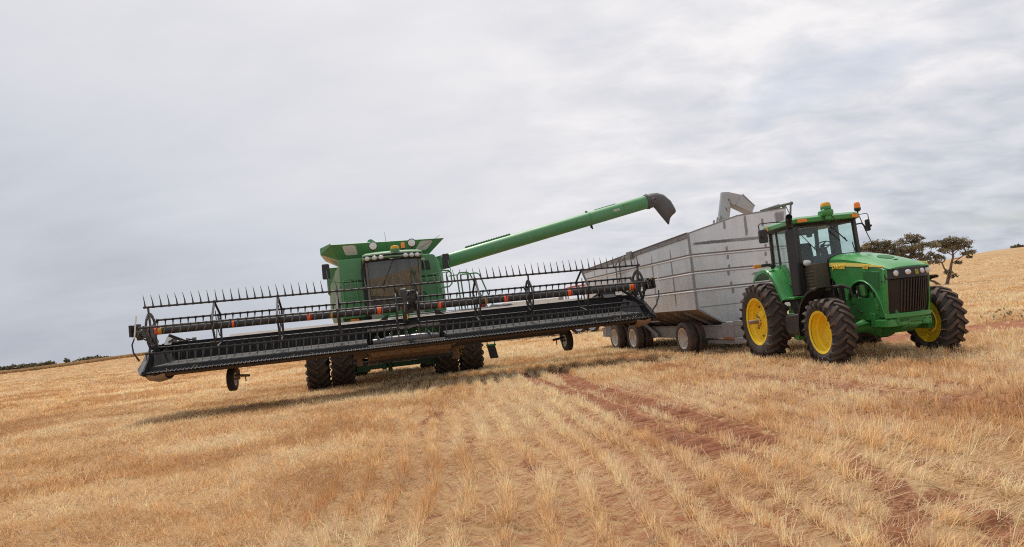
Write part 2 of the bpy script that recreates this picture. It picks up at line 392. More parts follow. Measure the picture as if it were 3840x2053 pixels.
def ground_mat():
    m = bpy.data.materials.new('stubble_ground'); t = nodes_of(m); nn = t.nodes; lk = t.links.new
    out = nn.new('ShaderNodeOutputMaterial'); b = nn.new('ShaderNodeBsdfPrincipled'); lk(b.outputs[0], out.inputs[0]); b.inputs['Roughness'].default_value = .95; b.inputs['Specular IOR Level'].default_value = .1
    tcn = nn.new('ShaderNodeTexCoord'); P_ = tcn.outputs['Object']
    def noise(sc, det=6, ro=.6, vec=None, dist=0):
        n = nn.new('ShaderNodeTexNoise'); n.inputs['Scale'].default_value = sc; n.inputs['Detail'].default_value = det; n.inputs['Roughness'].default_value = ro; n.inputs['Distortion'].default_value = dist; lk(vec or P_, n.inputs['Vector']); return n.outputs['Fac']
    def ramp(f, stops):
        r = nn.new('ShaderNodeValToRGB'); lk(f, r.inputs[0]); e = r.color_ramp.elements; e[0].position, e[0].color = stops[0][0], (*stops[0][1], 1); e[1].position, e[1].color = stops[-1][0], (*stops[-1][1], 1)
        for p, c in stops[1:-1]: q = e.new(p); q.color = (*c, 1)
        return r.outputs[0]
    def mixc(f, a, b_):
        x = nn.new('ShaderNodeMix'); x.data_type = 'RGBA'
        if isinstance(f, float): x.inputs['Factor'].default_value = f
        else: lk(f, x.inputs['Factor'])
        lk(a, x.inputs['A']); lk(b_, x.inputs['B']); return x.outputs['Result']
    def math_(op, a, b_):
        n = nn.new('ShaderNodeMath'); n.operation = op
        for i, v in enumerate((a, b_)):
            if isinstance(v, (int, float)): n.inputs[i].default_value = v
            else: lk(v, n.inputs[i])
        return n.outputs[0]
    straw = ramp(noise(.09, 8, .68), [(.30, (.37, .235, .118)), (.5, (.48, .32, .170)), (.70, (.58, .405, .232))])
    fine = ramp(noise(9, 6, .7), [(.3, (.55, .5, .45)), (.7, (1.15, 1.12, 1.1))])
    mu = nn.new('ShaderNodeMix'); mu.data_type = 'RGBA'; mu.blend_type = 'MULTIPLY'; mu.inputs['Factor'].default_value = .55; lk(straw, mu.inputs['A']); lk(fine, mu.inputs['B']); straw = mu.outputs['Result']
    # harvest lines: pale chaff windrows and darker standing rows, following the lie of the land
    mp_ = nn.new('ShaderNodeMapping'); lk(P_, mp_.inputs[0]); mp_.inputs['Rotation'].default_value = (0, 0, R(-7))
    wv = nn.new('ShaderNodeTexWave'); wv.bands_direction = 'Y'; wv.inputs['Scale'].default_value = .026; wv.inputs['Distortion'].default_value = 1.2; wv.inputs['Detail'].default_value = 3; wv.inputs['Detail Scale'].default_value = .4; lk(mp_.outputs[0], wv.inputs['Vector'])
    wcol = ramp(wv.outputs['Fac'], [(.0, (.80, .74, .68)), (.35, (1, 1, 1)), (.85, (1.06, 1.06, 1.06)), (1, (.92, .9, .87))])
    spy = nn.new('ShaderNodeSeparateXYZ'); lk(P_, spy.inputs[0]); far = nn.new('ShaderNodeMapRange'); lk(spy.outputs['Y'], far.inputs[0]); far.inputs['From Min'].default_value = 30; far.inputs['From Max'].default_value = 90
    m3 = nn.new('ShaderNodeMix'); m3.data_type = 'RGBA'; m3.blend_type = 'MULTIPLY'; lk(far.outputs[0], m3.inputs['Factor']); lk(straw, m3.inputs['A']); lk(wcol, m3.inputs['B']); straw = m3.outputs['Result']
    soilc = ramp(noise(2.4, 8, .7), [(.28, (.21, .083, .043)), (.5, (.31, .132, .072)), (.72, (.40, .19, .112))])
    at = nn.new('ShaderNodeAttribute'); at.attribute_name = 'soil'
    nz = noise(5.5, 7, .75); f = math_('ADD', at.outputs['Fac'], math_('MULTIPLY', math_('SUBTRACT', nz, .5), 1.3))
    mr = nn.new('ShaderNodeMapRange'); mr.interpolation_type = 'SMOOTHSTEP'; lk(f, mr.inputs[0]); mr.inputs['From Min'].default_value = .35; mr.inputs['From Max'].default_value = .65
    lk(mixc(mr.outputs[0], straw, soilc), b.inputs['Base Color'])
    bp = nn.new('ShaderNodeBump'); bp.inputs['Strength'].default_value = .7; bp.inputs['Distance'].default_value = .05; lk(noise(14, 8, .75), bp.inputs['Height']); lk(bp.outputs[0], b.inputs['Normal'])
    return m
me.materials.append(ground_mat())

# ================================================================ stubble: standing stalks in drill rows, leaning tufts and loose straw
def straw_mat():
    m = bpy.data.materials.new('straw'); t = nodes_of(m); nn = t.nodes; lk = t.links.new
    out = nn.new('ShaderNodeOutputMaterial'); at = nn.new('ShaderNodeAttribute'); at.attribute_name = 'tint'
    d = nn.new('ShaderNodeBsdfPrincipled'); d.inputs['Roughness'].default_value = .55; d.inputs['Specular IOR Level'].default_value = .35; lk(at.outputs['Color'], d.inputs['Base Color'])
    tr = nn.new('ShaderNodeBsdfTranslucent'); lk(at.outputs['Color'], tr.inputs[0])
    mx = nn.new('ShaderNodeMixShader'); mx.inputs[0].default_value = .48; lk(d.outputs[0], mx.inputs[1]); lk(tr.outputs[0], mx.inputs[2]); lk(mx.outputs[0], out.inputs[0]); return m
STRAW = straw_mat()
rg = np.random.default_rng(42)
PALE, GOLD, BRN, GRY = np.array([.86, .665, .425]), np.array([.78, .53, .275]), np.array([.57, .33, .15]), np.array([.60, .48, .36])
def tints(x, y, n, palebias):
    f = fnoise(x, y, .55, 31, 5); g2 = fnoise(x, y, .16, 77, 3)
    t = np.clip((f - .5) * 2.4 + .5 + palebias + rg.normal(0, .22, n) + (g2 - .5) * .9, 0, 1)[:, None]
    c = np.where(t < .5, BRN + (GOLD - BRN) * (t * 2), GOLD + (PALE - GOLD) * (t * 2 - 1))
    gsel = (rg.random(n) < .05)[:, None]; c = np.where(gsel, GRY, c)
    return c * rg.uniform(.78, 1.16, (n, 1))
def ground_z(x, y):
    tmv = track_mask(x, y); nr = 1 - SS(22, 30, np.hypot(x, y))
    return terrain(x, y) + nr * (-.03 * tmv + (fnoise(x, y, 1.6, 6) - .5) * .05) + nr * (1 - tmv) * np.cos(2 * math.pi * row_coord(x, y)) * .018 * SS(-3.5, -1, x)
def blades(name, x, y, h, lean, ldir, w, tint, curl, z0=0., label=None):
    """ribbons of three stations: base, knee, tip"""
    n = len(x); zb = ground_z(x, y) + z0
    d = np.stack([np.cos(ldir) * np.sin(lean), np.sin(ldir) * np.sin(lean), np.cos(lean)], 1)
    lean2 = np.clip(lean + curl, 0, 1.9); d2 = np.stack([np.cos(ldir) * np.sin(lean2), np.sin(ldir) * np.sin(lean2), np.cos(lean2)], 1)
    a = rg.uniform(0, math.pi, n) ; s = np.stack([np.cos(a), np.sin(a), np.zeros(n)], 1) ; s = s - d * (s * d).sum(1)[:, None]; s /= np.linalg.norm(s, axis=1)[:, None] + 1e-9
    p0 = np.stack([x, y, zb], 1); p1 = p0 + d * (h * .55)[:, None]; p2 = p1 + d2 * (h * .45)[:, None]
    W = w[:, None] * s
    V = np.stack([p0 - W, p0 + W, p1 - W * .9, p1 + W * .9, p2 - W * .5, p2 + W * .5], 1).reshape(-1, 3)
    k = np.arange(n) * 6; F = np.concatenate([np.stack([k, k + 1, k + 3, k + 2], 1), np.stack([k + 2, k + 3, k + 5, k + 4], 1)])
    o = np_mesh(name, V, F, [STRAW]); c = np.ones((n * 6, 4), np.float32); c[:, :3] = np.repeat(tint, 6, 0)
    shade = np.ones(6)
    at = o.data.attributes.new('tint', 'FLOAT_COLOR', 'POINT'); at.data.foreach_set('color', c.ravel())
    tag(o, label, 'stubble', kind='stuff'); return o
def area_pts(dens, r0, r1, a0=-50, a1=50):
    n = int(dens * math.radians(a1 - a0) / 2 * (r1 * r1 - r0 * r0)); r = np.sqrt(rg.random(n) * (r1 * r1 - r0 * r0) + r0 * r0); az = np.radians(rg.uniform(a0, a1, n)); return r * np.sin(az), r * np.cos(az)
px_w = lambda x, y, w: np.maximum(w, np.hypot(x, y) * .00030)
flat_right = lambda x, y: SS(1.2, 3.2, x) * (1 - SS(7.0, 10.5, y + .3 * x))
def tufts(dens, r0, r1, per, az=(-50, 50), left=None, hs=1.0, ws=.0024, spread=.030):
    """clumps of cut stalks that splay from a common crown"""
    x, y = area_pts(dens, r0, r1, *az); n = len(x); zl = zone_left(x, y)
    k = rg.random(n) < (zl if left else 1 - zl); x, y, zl = x[k], y[k], zl[k]; n = len(x)
    if not left:
        rc = row_coord(x, y); off = rc - np.round(rc); x = x - (off - rg.normal(0, 1, n) * (.07 + .014 * np.clip(y - 11, 0, 12))) * ROW / math.cos(ROT)
    tmv = np.maximum(track_mask(x, y), bare_mask(x, y)); fr = flat_right(x, y)
    patch = SS(.28, .50, fnoise(x, y, .9, 13, 3)); ph = fnoise(x, y, .75, 51, 3)
    k = rg.random(n) < (1 - .95 * tmv) * (.50 + .50 * patch) * (1 - .45 * fr); x, y, zl, ph, fr = x[k], y[k], zl[k], ph[k], fr[k]; n = len(x)
    m = rg.poisson(per, n) + 2; w = np.repeat(np.arange(n), m); N_ = len(w)
    ox, oy = rg.normal(0, spread, N_), rg.normal(0, spread, N_)
    out = np.hypot(ox, oy); tl = rg.uniform(.0, .30, n)[w]; td = rg.uniform(0, 6.283, n)[w]      # each clump leans its own way
    lx = ox / spread * .17 + tl * np.cos(td) + rg.normal(0, .13, N_); ly = oy / spread * .17 + tl * np.sin(td) + rg.normal(0, .13, N_)
    if left: lx += rg.normal(0, .38, N_); ly += rg.normal(0, .38, N_)
    f2 = fr[w] * (rg.random(N_) < .8); fl = rg.uniform(.3, 1.1, N_); fa = R(-62) + .8 * (vnoise(x, y, 1.4, 5)[w] - .5) * 3
    lx += f2 * fl * np.cos(fa); ly += f2 * fl * np.sin(fa)
    lean = np.minimum(np.hypot(lx, ly), 1.45); ld = np.arctan2(ly, lx)
    th = rg.uniform(.6, 1.15, n)[w] * (.55 + .95 * ph[w])
    h = rg.uniform(.070, .165, N_) * th * hs * (1 + .5 * f2)
    X, Y = x[w] + ox, y[w] + oy
    tint = np.clip(tints(x, y, n, .38 - .44 * zl)[w] * 1.15 * rg.uniform(.85, 1.13, (N_, 1)), 0, .95)
    return X, Y, h, lean, ld, px_w(X, Y, ws), tint, rg.normal(.06, .2, N_) + .3 * zl[w] * rg.random(N_)
def loose(dens, r0, r1, az=(-50, 50), left=False):
    x, y = area_pts(dens, r0, r1, *az); zl = zone_left(x, y); tmv = np.maximum(track_mask(x, y), bare_mask(x, y)); fr = flat_right(x, y)
    q = (.35 + .65 * SS(.35, .6, fnoise(x, y, 1.1, 91, 3))) * (.52 + .18 * zl + .48 * fr); k = rg.random(len(x)) < (1 - .96 * tmv) * q; x, y, zl, fr = x[k], y[k], zl[k], fr[k]; n = len(x)
    dr = np.where(rg.random(n) < .5, rg.uniform(0, 6.283, n), R(-35) + rg.normal(0, .5, n) + 2.2 * (vnoise(x, y, .9, 15) - .5))
    return x, y, rg.uniform(.07, .26, n) * (1 + .35 * fr), rg.normal(1.40, .15, n), dr, px_w(x, y, .0023), np.clip(tints(x, y, n, .04 - .16 * zl) * .86, 0, .9), rg.normal(.0, .15, n), rg.uniform(.004, .05, n)
cat_ = lambda *a: [np.concatenate(q) for q in zip(*a)]
blades('stubble', *cat_(tufts(92, 3.0, 13, 9, spread=.027), tufts(64, 13, 30, 7, ws=.003)), label='cut barley stubble standing in drill rows in front of the machines')
blades('dry_grass', *cat_(tufts(85, 3.0, 13, 11, left=True, hs=.85, spread=.05), tufts(60, 13, 30, 7, left=True, ws=.003, hs=.9, spread=.06)), label='tangled short stubble and dry grass over the left of the paddock')
L1 = cat_(loose(900, 3.0, 11), loose(480, 11, 30)); blades('loose_straw', *L1[:-1], z0=L1[-1], label='loose straw lying over the red soil')
blades('distant_stubble', *cat_(tufts(14, 30, 60, 7, ws=.004, spread=.06), tufts(14, 30, 60, 7, left=True, ws=.004, spread=.08), tufts(3.0, 60, 120, 6, ws=.006, spread=.12), tufts(3.0, 60, 120, 6, left=True, ws=.006, spread=.12), tufts(.35, 120, 330, 5, ws=.012, spread=.3, hs=1.3), tufts(.35, 120, 330, 5, left=True, ws=.012, spread=.3, hs=1.3)), label='paler stubble further back around the machines')
x, y = area_pts(9, 4.0, 16); zl = zone_left(x, y); k = (rg.random(len(x)) < .4 + .6 * zl) & (rg.random(len(x)) < 1 - track_mask(x, y)); x, y = x[k], y[k]; n = len(x)
blades('tall_straw', x, y, rg.uniform(.16, .32, n), np.abs(rg.normal(.35, .35, n)), rg.uniform(0, 6.28, n), px_w(x, y, .0024), np.clip(tints(x, y, n, .25), 0, .95), rg.normal(.5, .5, n), label='scattered taller bent straws')
# uncut standing crop along the crest at the left
n = 60000; az = np.radians(rg.uniform(-44, -16, n)); yy = rg.uniform(0, 1, n); r = 330 + 40 * (np.degrees(az) + 30) / 10 + yy * 16; x, y = r * np.sin(az), r * np.cos(az)
blades('standing_crop', x, y, rg.uniform(.9, 1.25, n), np.abs(rg.normal(0, .15, n)), rg.uniform(0, 6.28, n), np.full(n, .10), np.clip(np.array([.50, .33, .165]) * rg.uniform(.8, 1.2, (n, 1)), 0, 1), rg.normal(.1, .1, n), label='band of uncut standing crop along the left skyline')

# ---------------------------------------------------------------- wheels (axis = local X, outer side = +X)
def agri_tyre(Rt, W, rr, nl, vdir, lugm, parent):
    b = MB(); Rc = Rt - .05
    prof = [(-.36 * W, rr - .02), (-.43 * W, rr + .02), (-.50 * W, rr + (Rc - rr) * .45), (-.485 * W, rr + (Rc - rr) * .75), (-.43 * W, Rc - .02), (-.25 * W, Rc - .002), (0, Rc), (.25 * W, Rc - .002), (.43 * W, Rc - .02), (.485 * W, rr + (Rc - rr) * .75), (.50 * W, rr + (Rc - rr) * .45), (.43 * W, rr + .02), (.36 * W, rr - .02)]
    b.lathe(prof, n=48, m=0)
    dth = W * .47 / Rt
    for sg in (-1, 1):
        for k in range(nl):
            th0 = 2 * math.pi * (k + (.5 if sg > 0 else 0)) / nl
            path = [(-.03, 0, Rt, .030), (.12, .22, Rt, .030), (.28, .50, Rt - .002, .031), (.42, .80, Rt - .012, .034), (.495, .98, Rt - .03, .038), (.52, 1.05, Rt - .10, .040), (.507, 1.08, Rt - .19, .036)]
            rings = []
            for i, (h, a, rt, w) in enumerate(path):
                th = th0 + vdir * dth * a; hh = sg * h * W
                # direction along the path in (h, arc)
                i0, i1 = max(i - 1, 0), min(i + 1, len(path) - 1)
                dh, da = sg * (path[i1][0] - path[i0][0]) * W, vdir * dth * (path[i1][1] - path[i0][1]) * Rt
                ln = math.hypot(dh, da) or 1; nh, na = -da / ln, dh / ln
                rb = min(rt - .02, Rc - .015) if i < 5 else rt - .03
                ring = []
                for sd, rad, ww in ((1, rb, w * 1.35), (1, rt, w), (-1, rt, w), (-1, rb, w * 1.35)):
                    hq, tq = hh + nh * sd * ww, th + na * sd * ww / Rt
                    if i >= 5 and rad == rb: hq -= sg * .05
                    ring.append((hq, rad * math.cos(tq), rad * math.sin(tq)))
                rings.append(ring)
            o = len(b.v); n = 4
            vs = [p for r_ in rings for p in r_]; fs = []; 
            b.add(vs, [], 1)
            for q in range(len(rings) - 1):
                for i in range(4):
                    j = (i + 1) % 4
                    b.f.append((o + q * 4 + i, o + q * 4 + j, o + (q + 1) * 4 + j, o + (q + 1) * 4 + i)); b.m.append(1 if i == 1 else 0)
            b.f.append((o, o + 1, o + 2, o + 3)); b.m.append(0)
            e0 = o + (len(rings) - 1) * 4; b.f.append((e0 + 3, e0 + 2, e0 + 1, e0)); b.m.append(0)
    return b.build('tyre', [RUBBER, lugm], parent, smooth=30)

def road_tyre(Rt, W, rr, parent, mat=None, grooves=4):
    b = MB(); mat = mat or ROAD_TYRE
    half = [(-.40 * W, rr - .01), (-.46 * W, rr + .03), (-.50 * W, rr + (Rt - rr) * .5), (-.47 * W, Rt - .035), (-.42 * W, Rt - .008)]
    tread = []
    for g in range(grooves):
        c = (-.42 + .84 * (g + 1) / (grooves + 1)) * W
        tread += [(c - .02 * W, Rt), (c - .012 * W, Rt - .018), (c + .012 * W, Rt - .018), (c + .02 * W, Rt)]
    b.lathe(half + tread + [(-h, r) for h, r in half[::-1]], n=48)
    return b.build('tyre', mat, parent, smooth=30)

def wheel(parent, loc, rotz, kind, **k):
    """hub mesh with tyre and rim below it"""
    h = MB()
    if kind == 'rear':
        W, rr, Rt = .48, .585, .955
        h.lathe([(.02 * W, .30), (.06, .26), (.085, .16), (.13, .145), (.13, .09), (.16, .085), (.16, 0)], n=28)
        for i in range(10):
            t = 2 * math.pi * i / 10; h.lathe([(.13, .018), (.165, .018), (.165, 0)], c=(0, .117 * math.cos(t), .117 * math.sin(t)), n=6, m=1)
        for i in range(3):   # the three wedge bosses of the cast centre
            t = 2 * math.pi * i / 3 + .5; h.bar((.08, .1 * math.cos(t), .1 * math.sin(t)), (.03, .30 * math.cos(t), .30 * math.sin(t)), .12, .07)
        for i in range(8):
            t = 2 * math.pi * i / 8 + .2; h.lathe([(-.0, .03), (.035, .03), (.035, 0)], c=(0, .40 * math.cos(t), .40 * math.sin(t)), n=6, m=1)
        hub = h.build('wheel', [YELLOW, RUSTY], parent, bevel=.006)
        r = MB(); r.lathe([(.40 * W, rr - .045), (.43 * W, rr - .01), (.44 * W, rr + .015), (.41 * W, rr + .03), (.38 * W, rr), (.36 * W, rr - .045), (.22 * W, rr - .055), (.17 * W, rr - .095), (.03 * W, rr - .11), (.0, rr - .15), (-.02 * W, .40), (.02 * W, .28)], n=48)
        rim = r.build('rim', YELLOW, hub, smooth=40)
        agri_tyre(Rt, W, rr, 22, k['vdir'], LUG, hub)
        s = MB(); s.lathe([(.10, .055), (.40, .055), (.41, .05), (.41, 0)], n=20); s.build('axle_stub', RUSTY, hub)
    elif kind == 'front':
        W, rr, Rt = .46, .445, .715
        h.lathe([(-.16, .24), (-.10, .215), (-.05, .20), (-.04, .17), (-.04, 0)], n=28)
        for i in range(10):
            t = 2 * math.pi * i / 10; h.lathe([(-.115, .016), (-.085, .016), (-.085, 0)], c=(0, .255 * math.cos(t), .255 * math.sin(t)), n=6, m=1)
        hub = h.build('wheel', [YELLOW, RUSTY], parent, bevel=.006)
        r = MB(); r.lathe([(.40 * W, rr - .035), (.43 * W, rr - .01), (.44 * W, rr + .015), (.41 * W, rr + .025), (.37 * W, rr - .01), (.33 * W, rr - .04), (.14 * W, rr - .05), (.10 * W, rr - .085), (-.15 * W, rr - .10), (-.22 * W, rr - .13), (-.25 * W, .24), (-.30 * W, .24), (-.30 * W, rr - .14), (-.42 * W, rr - .02), (-.44 * W, rr + .02)], n=48)
        r.build('rim', YELLOW, hub, smooth=40)
        agri_tyre(Rt, W, rr, 20, k['vdir'], LUG, hub)
    elif kind == 'combine':
        W, rr, Rt = k.get('W', .66), k.get('rr', .50), k.get('R', .93)
        h.lathe([(.0, .33), (.05, .28), (.08, .20), (.12, .18), (.12, 0)], n=24)
        hub = h.build('wheel', YELLOW_D, parent, bevel=.006)
        r = MB(); r.lathe([(.38 * W, rr - .03), (.42 * W, rr - .0), (.43 * W, rr + .03), (.36 * W, rr - .03), (.1 * W, rr - .08), (.0, rr - .10), (0, .3), (-.04, .3), (-.04, rr - .1), (-.36 * W, rr - .03), (-.43 * W, rr + .03)], n=40)
        r.build('rim', YELLOW_D, hub, smooth=40)
        agri_tyre(Rt, W, rr, k.get('nl', 20), k['vdir'], LUG_D, hub)
    elif kind == 'truck':
        W, rr, Rt = k.get('W', .28), k.get('rr', .31), k.get('R', .50); dish = k.get('dish', -.10)
        h.lathe([(dish, .19), (dish + .03, .16), (dish + .05, .10), (dish + .09, .09), (dish + .09, 0)], n=24)
        hub = h.build('wheel', k.get('mat', RIM_W), parent, bevel=.005)
        r = MB(); r.lathe([(.40 * W, rr - .025), (.45 * W, rr), (.46 * W, rr + .018), (.41 * W, rr + .01), (.36 * W, rr - .02), (.12 * W, rr - .035), (-.05 * W, rr - .055), (dish, rr - .08), (dish, .19), (dish - .02, .19), (dish - .02, rr - .08), (-.44 * W, rr)], n=40)
        r.build('rim', k.get('mat', RIM_W), hub, smooth=40)
        road_tyre(Rt, W, rr, hub, k.get('tyre'))
    hub.location = loc; hub.rotation_euler = (k.get('spin', 0), 0, 0)
    hub.rotation_mode = 'ZXY' if False else 'XYZ'
    hub.rotation_euler = (k.get('spin', 0), 0, rotz)
    if k.get('camber'): hub.rotation_euler[1] = k['camber']
    return hub

# ================================================================ COMBINE HARVESTER (X to the picture's right, Y backwards, Z up)
comb = thing('combine_harvester', (-4.2, 24.3, 0), R(12), 'green combine harvester with wide raised black header and auger swung out sideways', 'combine harvester')
P = lambda mb, name, mats, **k: mb.build(name, mats, comb, **k)
# main hull
b = MB()
b.loft([[(-1.62, y, 1.25), (1.66, y, 1.25), (1.70, y, 2.2), (1.58, y, 4.2), (-1.62, y, 4.28), (-1.66, y, 2.2)] for y in (.12, 6.2)])
P(b, 'body', GREEN_C, bevel=.03)
for sx, name in ((-1, 'side_shield'), (1, 'side_shield')):     # bulged fibreglass side shields behind the front corner
    b = MB(); x0 = 1.64
    ring = lambda y, o: [(sx * x0 - .0, y, 1.55), (sx * (x0 + o * .62), y, 1.6), (sx * (x0 + o), y, 2.5), (sx * (x0 + o * .95), y, 3.5), (sx * (x0 + o * .5), y, 4.0), (sx * x0, y, 4.12)]
    b.loft([ring(.06, .06), ring(.45, .26), ring(1.5, .50 if sx < 0 else .36), ring(4.6, .45 if sx < 0 else .36), ring(6.0, .15)])
    P(b, name, SHIELD if sx < 0 else GREEN_C, bevel=.02, label='dust covered pale green side shield' if sx < 0 else None)
b = MB(); b.prism([(1.3, 3.2), (1.3, 4.15), (2.0, 4.2), (5.5, 4.2), (5.5, 3.2)], 'x', -2.17, -1.6); P(b, 'tank_side_panel', GREEN_C, bevel=.04)
# front corner panels
b = MB(); b.box(-1.68, -.90, -.05, .12, 3.50, 4.28); b.box(-1.70, -.90, -.06, .12, 2.24, 3.47); P(b, 'front_panel', GREEN_C, bevel=.035)
b = MB(); b.prism([(.93, 3.46), (.93, 4.22), (1.55, 4.20), (1.63, 4.14), (1.68, 3.46)], 'y', -.05, .12); b.prism([(.93, 2.2), (.93, 3.43), (1.68, 3.43), (1.84, 2.2)], 'y', -.06, .12)
fp = P(b, 'front_panel', GREEN_C, bevel=.035)
b = MB(); b.box(1.13, 1.24, -.066, -.052, 3.98, 4.09); b.box(.98, 1.08, -.066, -.052, 3.95, 4.06, 0); b.box(1.15, 1.22, -.07, -.06, 3.985, 4.02, 1); b.bar((1.165, -.071, 4.07), (1.19, -.071, 4.03), .012, .004, 2); b.bar((1.19, -.071, 4.03), (1.225, -.071, 4.04), .012, .004, 2)
b.build('warning_decal', [WHITE, ORANGE_B, BLACK], fp)
b = MB(); b.prism([(1.13, 3.70), (1.15, 4.0), (1.38, 3.99), (1.42, 3.68)], 'y', -.11, -.055); b.build('vent_cover', BLACK, fp, bevel=.015)
b = MB(); b.tube([(1.0, -.08, 3.30), (1.55, -.08, 3.28), (1.60, -.08, 3.22)], .012); b.tube([(1.02, -.08, 2.92), (1.12, -.1, 2.92), (1.2, -.1, 2.82), (1.2, -.1, 2.74)], .02); b.build('door_latch', GREEN_D, fp)
b = MB(); b.box(-1.45, -1.15, -.10, .1, 2.10, 2.22); b.build('side_marker_lamp', ORANGE, comb, bevel=.02)
# lower hull, black boxes standing in for shaded cavities and threshing underside
b = MB(); b.box(-1.0, 1.05, -.1, 5.5, .75, 2.2); b.box(-.9, -.74, -.25, .1, 2.2, 4.1); P(b, 'under_body', BLACK, bevel=.03)
b = MB(); b.box(-1.45, 1.5, -.14, .1, .46, .62); b.box(-1.4, -.95, -.18, .2, .40, .75); b.box(.95, 1.4, -.18, .2, .40, .75); b.box(-.55, -.40, -.3, 0, .42, .7); b.lathe([(.36, .07), (.64, .07), (.64, 0)], c=(-.28, -.22, 0), ax='z', n=14); AXG = material('axle_green', (.018, .085, .028), .5, var=.25, dust=.4, dustcol=(.10, .09, .05)); P(b, 'front_axle', AXG, bevel=.02)
b = MB(); b.box(-1.5, 1.5, 3.9, 4.1, .5, .7); b.box(-.2, .2, 3.7, 4.3, .6, 1.3); P(b, 'rear_axle', AXG, bevel=.02)
# grain tank extension: four flared sheets with a folded lip
bt = [(-1.68, .30, 4.30), (1.45, .30, 4.26), (1.45, 3.3, 4.3), (-1.68, 3.3, 4.3)]
tp = [(-1.90, -.12, 4.76), (1.98, -.05, 4.72), (1.98, 3.8, 4.85), (-2.25, 3.8, 4.85)]
lt = (-2.25, .35, 4.54)
b = MB()
b.quadsheet(bt[0], bt[1], (1.98, -.05, 4.73), (-1.86, -.12, 4.80), .02)
b.quadsheet(bt[1], bt[2], tp[2], (1.98, -.05, 4.73), .02)
b.quadsheet(bt[2], bt[3], tp[3], tp[2], .02)
b.quadsheet(bt[3], bt[0], lt, (-2.25, 3.8, 4.66), .02, 1)  # left flare in cream: dust plus ground bounce put into the colour
b.add([bt[0], (-1.86, -.12, 4.80), lt, (-1.67, .32, 4.31), (-1.85, -.10, 4.81), (-2.23, .36, 4.55)], [(0, 1, 2), (3, 5, 4), (0, 3, 4, 1), (1, 4, 5, 2), (2, 5, 3, 0)])
b.quadsheet(lt, (-1.88, -.10, 4.76), (-1.88, -.10, 4.84), (-2.25, .36, 4.76), .016)
b.quadsheet((-2.25, .35, 4.53), (-2.25, .35, 4.74), (-2.26, 3.8, 4.86), (-2.26, 3.8, 4.66), .016)
ext = P(b, 'grain_tank_extension', [GREEN_C, CREAM], smooth=20)
def on_front(u, w, off=.016):      # point on the front flare, u across 0..1, w up 0..1
    a = Vector(bt[0]).lerp(Vector(bt[1]), u); c = Vector((-1.86, -.12, 4.80)).lerp(Vector((1.98, -.05, 4.73)), u)
    p = a.lerp(c, w); return (p.x, p.y - off, p.z - off * .5)
for us in ((.09, .22), (.80, .93)):
    b = MB(); u0, u1 = us; du = (u1 - u0)
    pts = [on_front(u0 + du * a, w) for a, w in ((.12, .28), (.88, .28), (.98, .36), (.90, .82), (.80, .9), (.06, .9), (0, .82), (.03, .36))]
    back = [(x, y + .012, z + .008) for x, y, z in pts]
    b.loft([pts, back]); b.build('tank_window', WHITE, ext, smooth=0)
b = MB(); b.prism([(-.78, 4.66), (-.60, 5.0), (-.50, 5.03), (-.18, 4.78), (-.18, 4.66)], 'y', .9, 1.5); P(b, 'auger_head_cover', GREEN_C, bevel=.02)
# ---- cab
CX = .11
def ring_cab(z, hw, yf, yb, bow):
    out = [(CX - hw, yb, z)]
    for i in range(9):
        a = -1 + 2 * i / 8; out.append((CX + hw * a, yf + bow * a * a, z))
    out.append((CX + hw, yb, z)); return out
b = MB(); b.box(-.74, .98, .0, .06, 2.2, 4.1); b.box(-.74, .98, -1.0, .06, 2.0, 2.3); P(b, 'cab_rear_wall', INTERIOR)
b = MB(); b.loft([ring_cab(2.0, .80, -1.02, .0, .25), ring_cab(2.32, .86, -1.12, .0, .25)]); P(b, 'cab_base', GREEN_C, bevel=.02)
b = MB(); b.loft([[p for p in ring_cab(2.32, .84, -1.12, 0, .25)[1:-1]], [p for p in ring_cab(4.02, .86, -1.22, 0, .25)[1:-1]]], closed=False, caps=False)
P(b, 'windscreen', GLASS_C, smooth=60)
CABG = material('cab_grey', (.16, .155, .145), .5, var=.15, dust=.3)
for sx in (-1, 1):
    b = MB(); xx = CX + sx * .87
    b.bar((xx - sx * .01, -.86, 2.25), (xx, -.96, 4.05), .07, .09); b.bar((xx, -.02, 2.25), (xx, -.02, 4.05), .06, .08); b.bar((xx, -.86, 2.3), (xx, 0, 2.3), .05, .07)
    P(b, 'cab_frame', CABG, bevel=.008)
b = MB()
for sx in (-1, 1):
    b = MB(); b.quadsheet((CX + sx * .868, -.84, 2.34), (CX + sx * .868, -.04, 2.34), (CX + sx * .875, -.04, 4.02), (CX + sx * .875, -.93, 4.02), .008)
    P(b, 'side_window', GLASS_C, smooth=0)
b = MB()
b.loft([ring_cab(4.04, .96, -1.34, .35, .28), ring_cab(4.10, 1.0, -1.42, .4, .3), ring_cab(4.24, .98, -1.40, .4, .3), ring_cab(4.31, .86, -1.22, .3, .3), ring_cab(4.33, .6, -.9, .1, .2)])
roof = P(b, 'cab_roof', GREEN_PALE, smooth=50)
b = MB(); b.loft([ring_cab(4.00, .93, -1.30, .2, .28), ring_cab(4.035, .95, -1.36, .2, .29), ring_cab(4.19, .965, -1.445, -.6, .30), ring_cab(4.205, .93, -1.40, -.6, .3)])
vis = b.build('roof_visor', BLACK, roof, smooth=40)
for xx in (-.71, -.48, -.27, .52, .72, .91):
    a = (xx - CX) / .96; yy = -1.425 + .30 * a * a
    b = MB(); b.ball((0, 0, 0), .088, .05, .074, n=16); o = b.build('work_light', LENS, vis); o.location = (xx, yy, 4.11); o.rotation_euler = (0, 0, a * .5)
b = MB(); b.tube([(.02, -1.43, 4.06), (-.02, -1.53, 4.02), (.04, -1.56, 4.0), (.26, -1.56, 4.0), (.33, -1.53, 4.03), (.29, -1.43, 4.08)], .018); b.build('grab_handle', BLACK, roof)
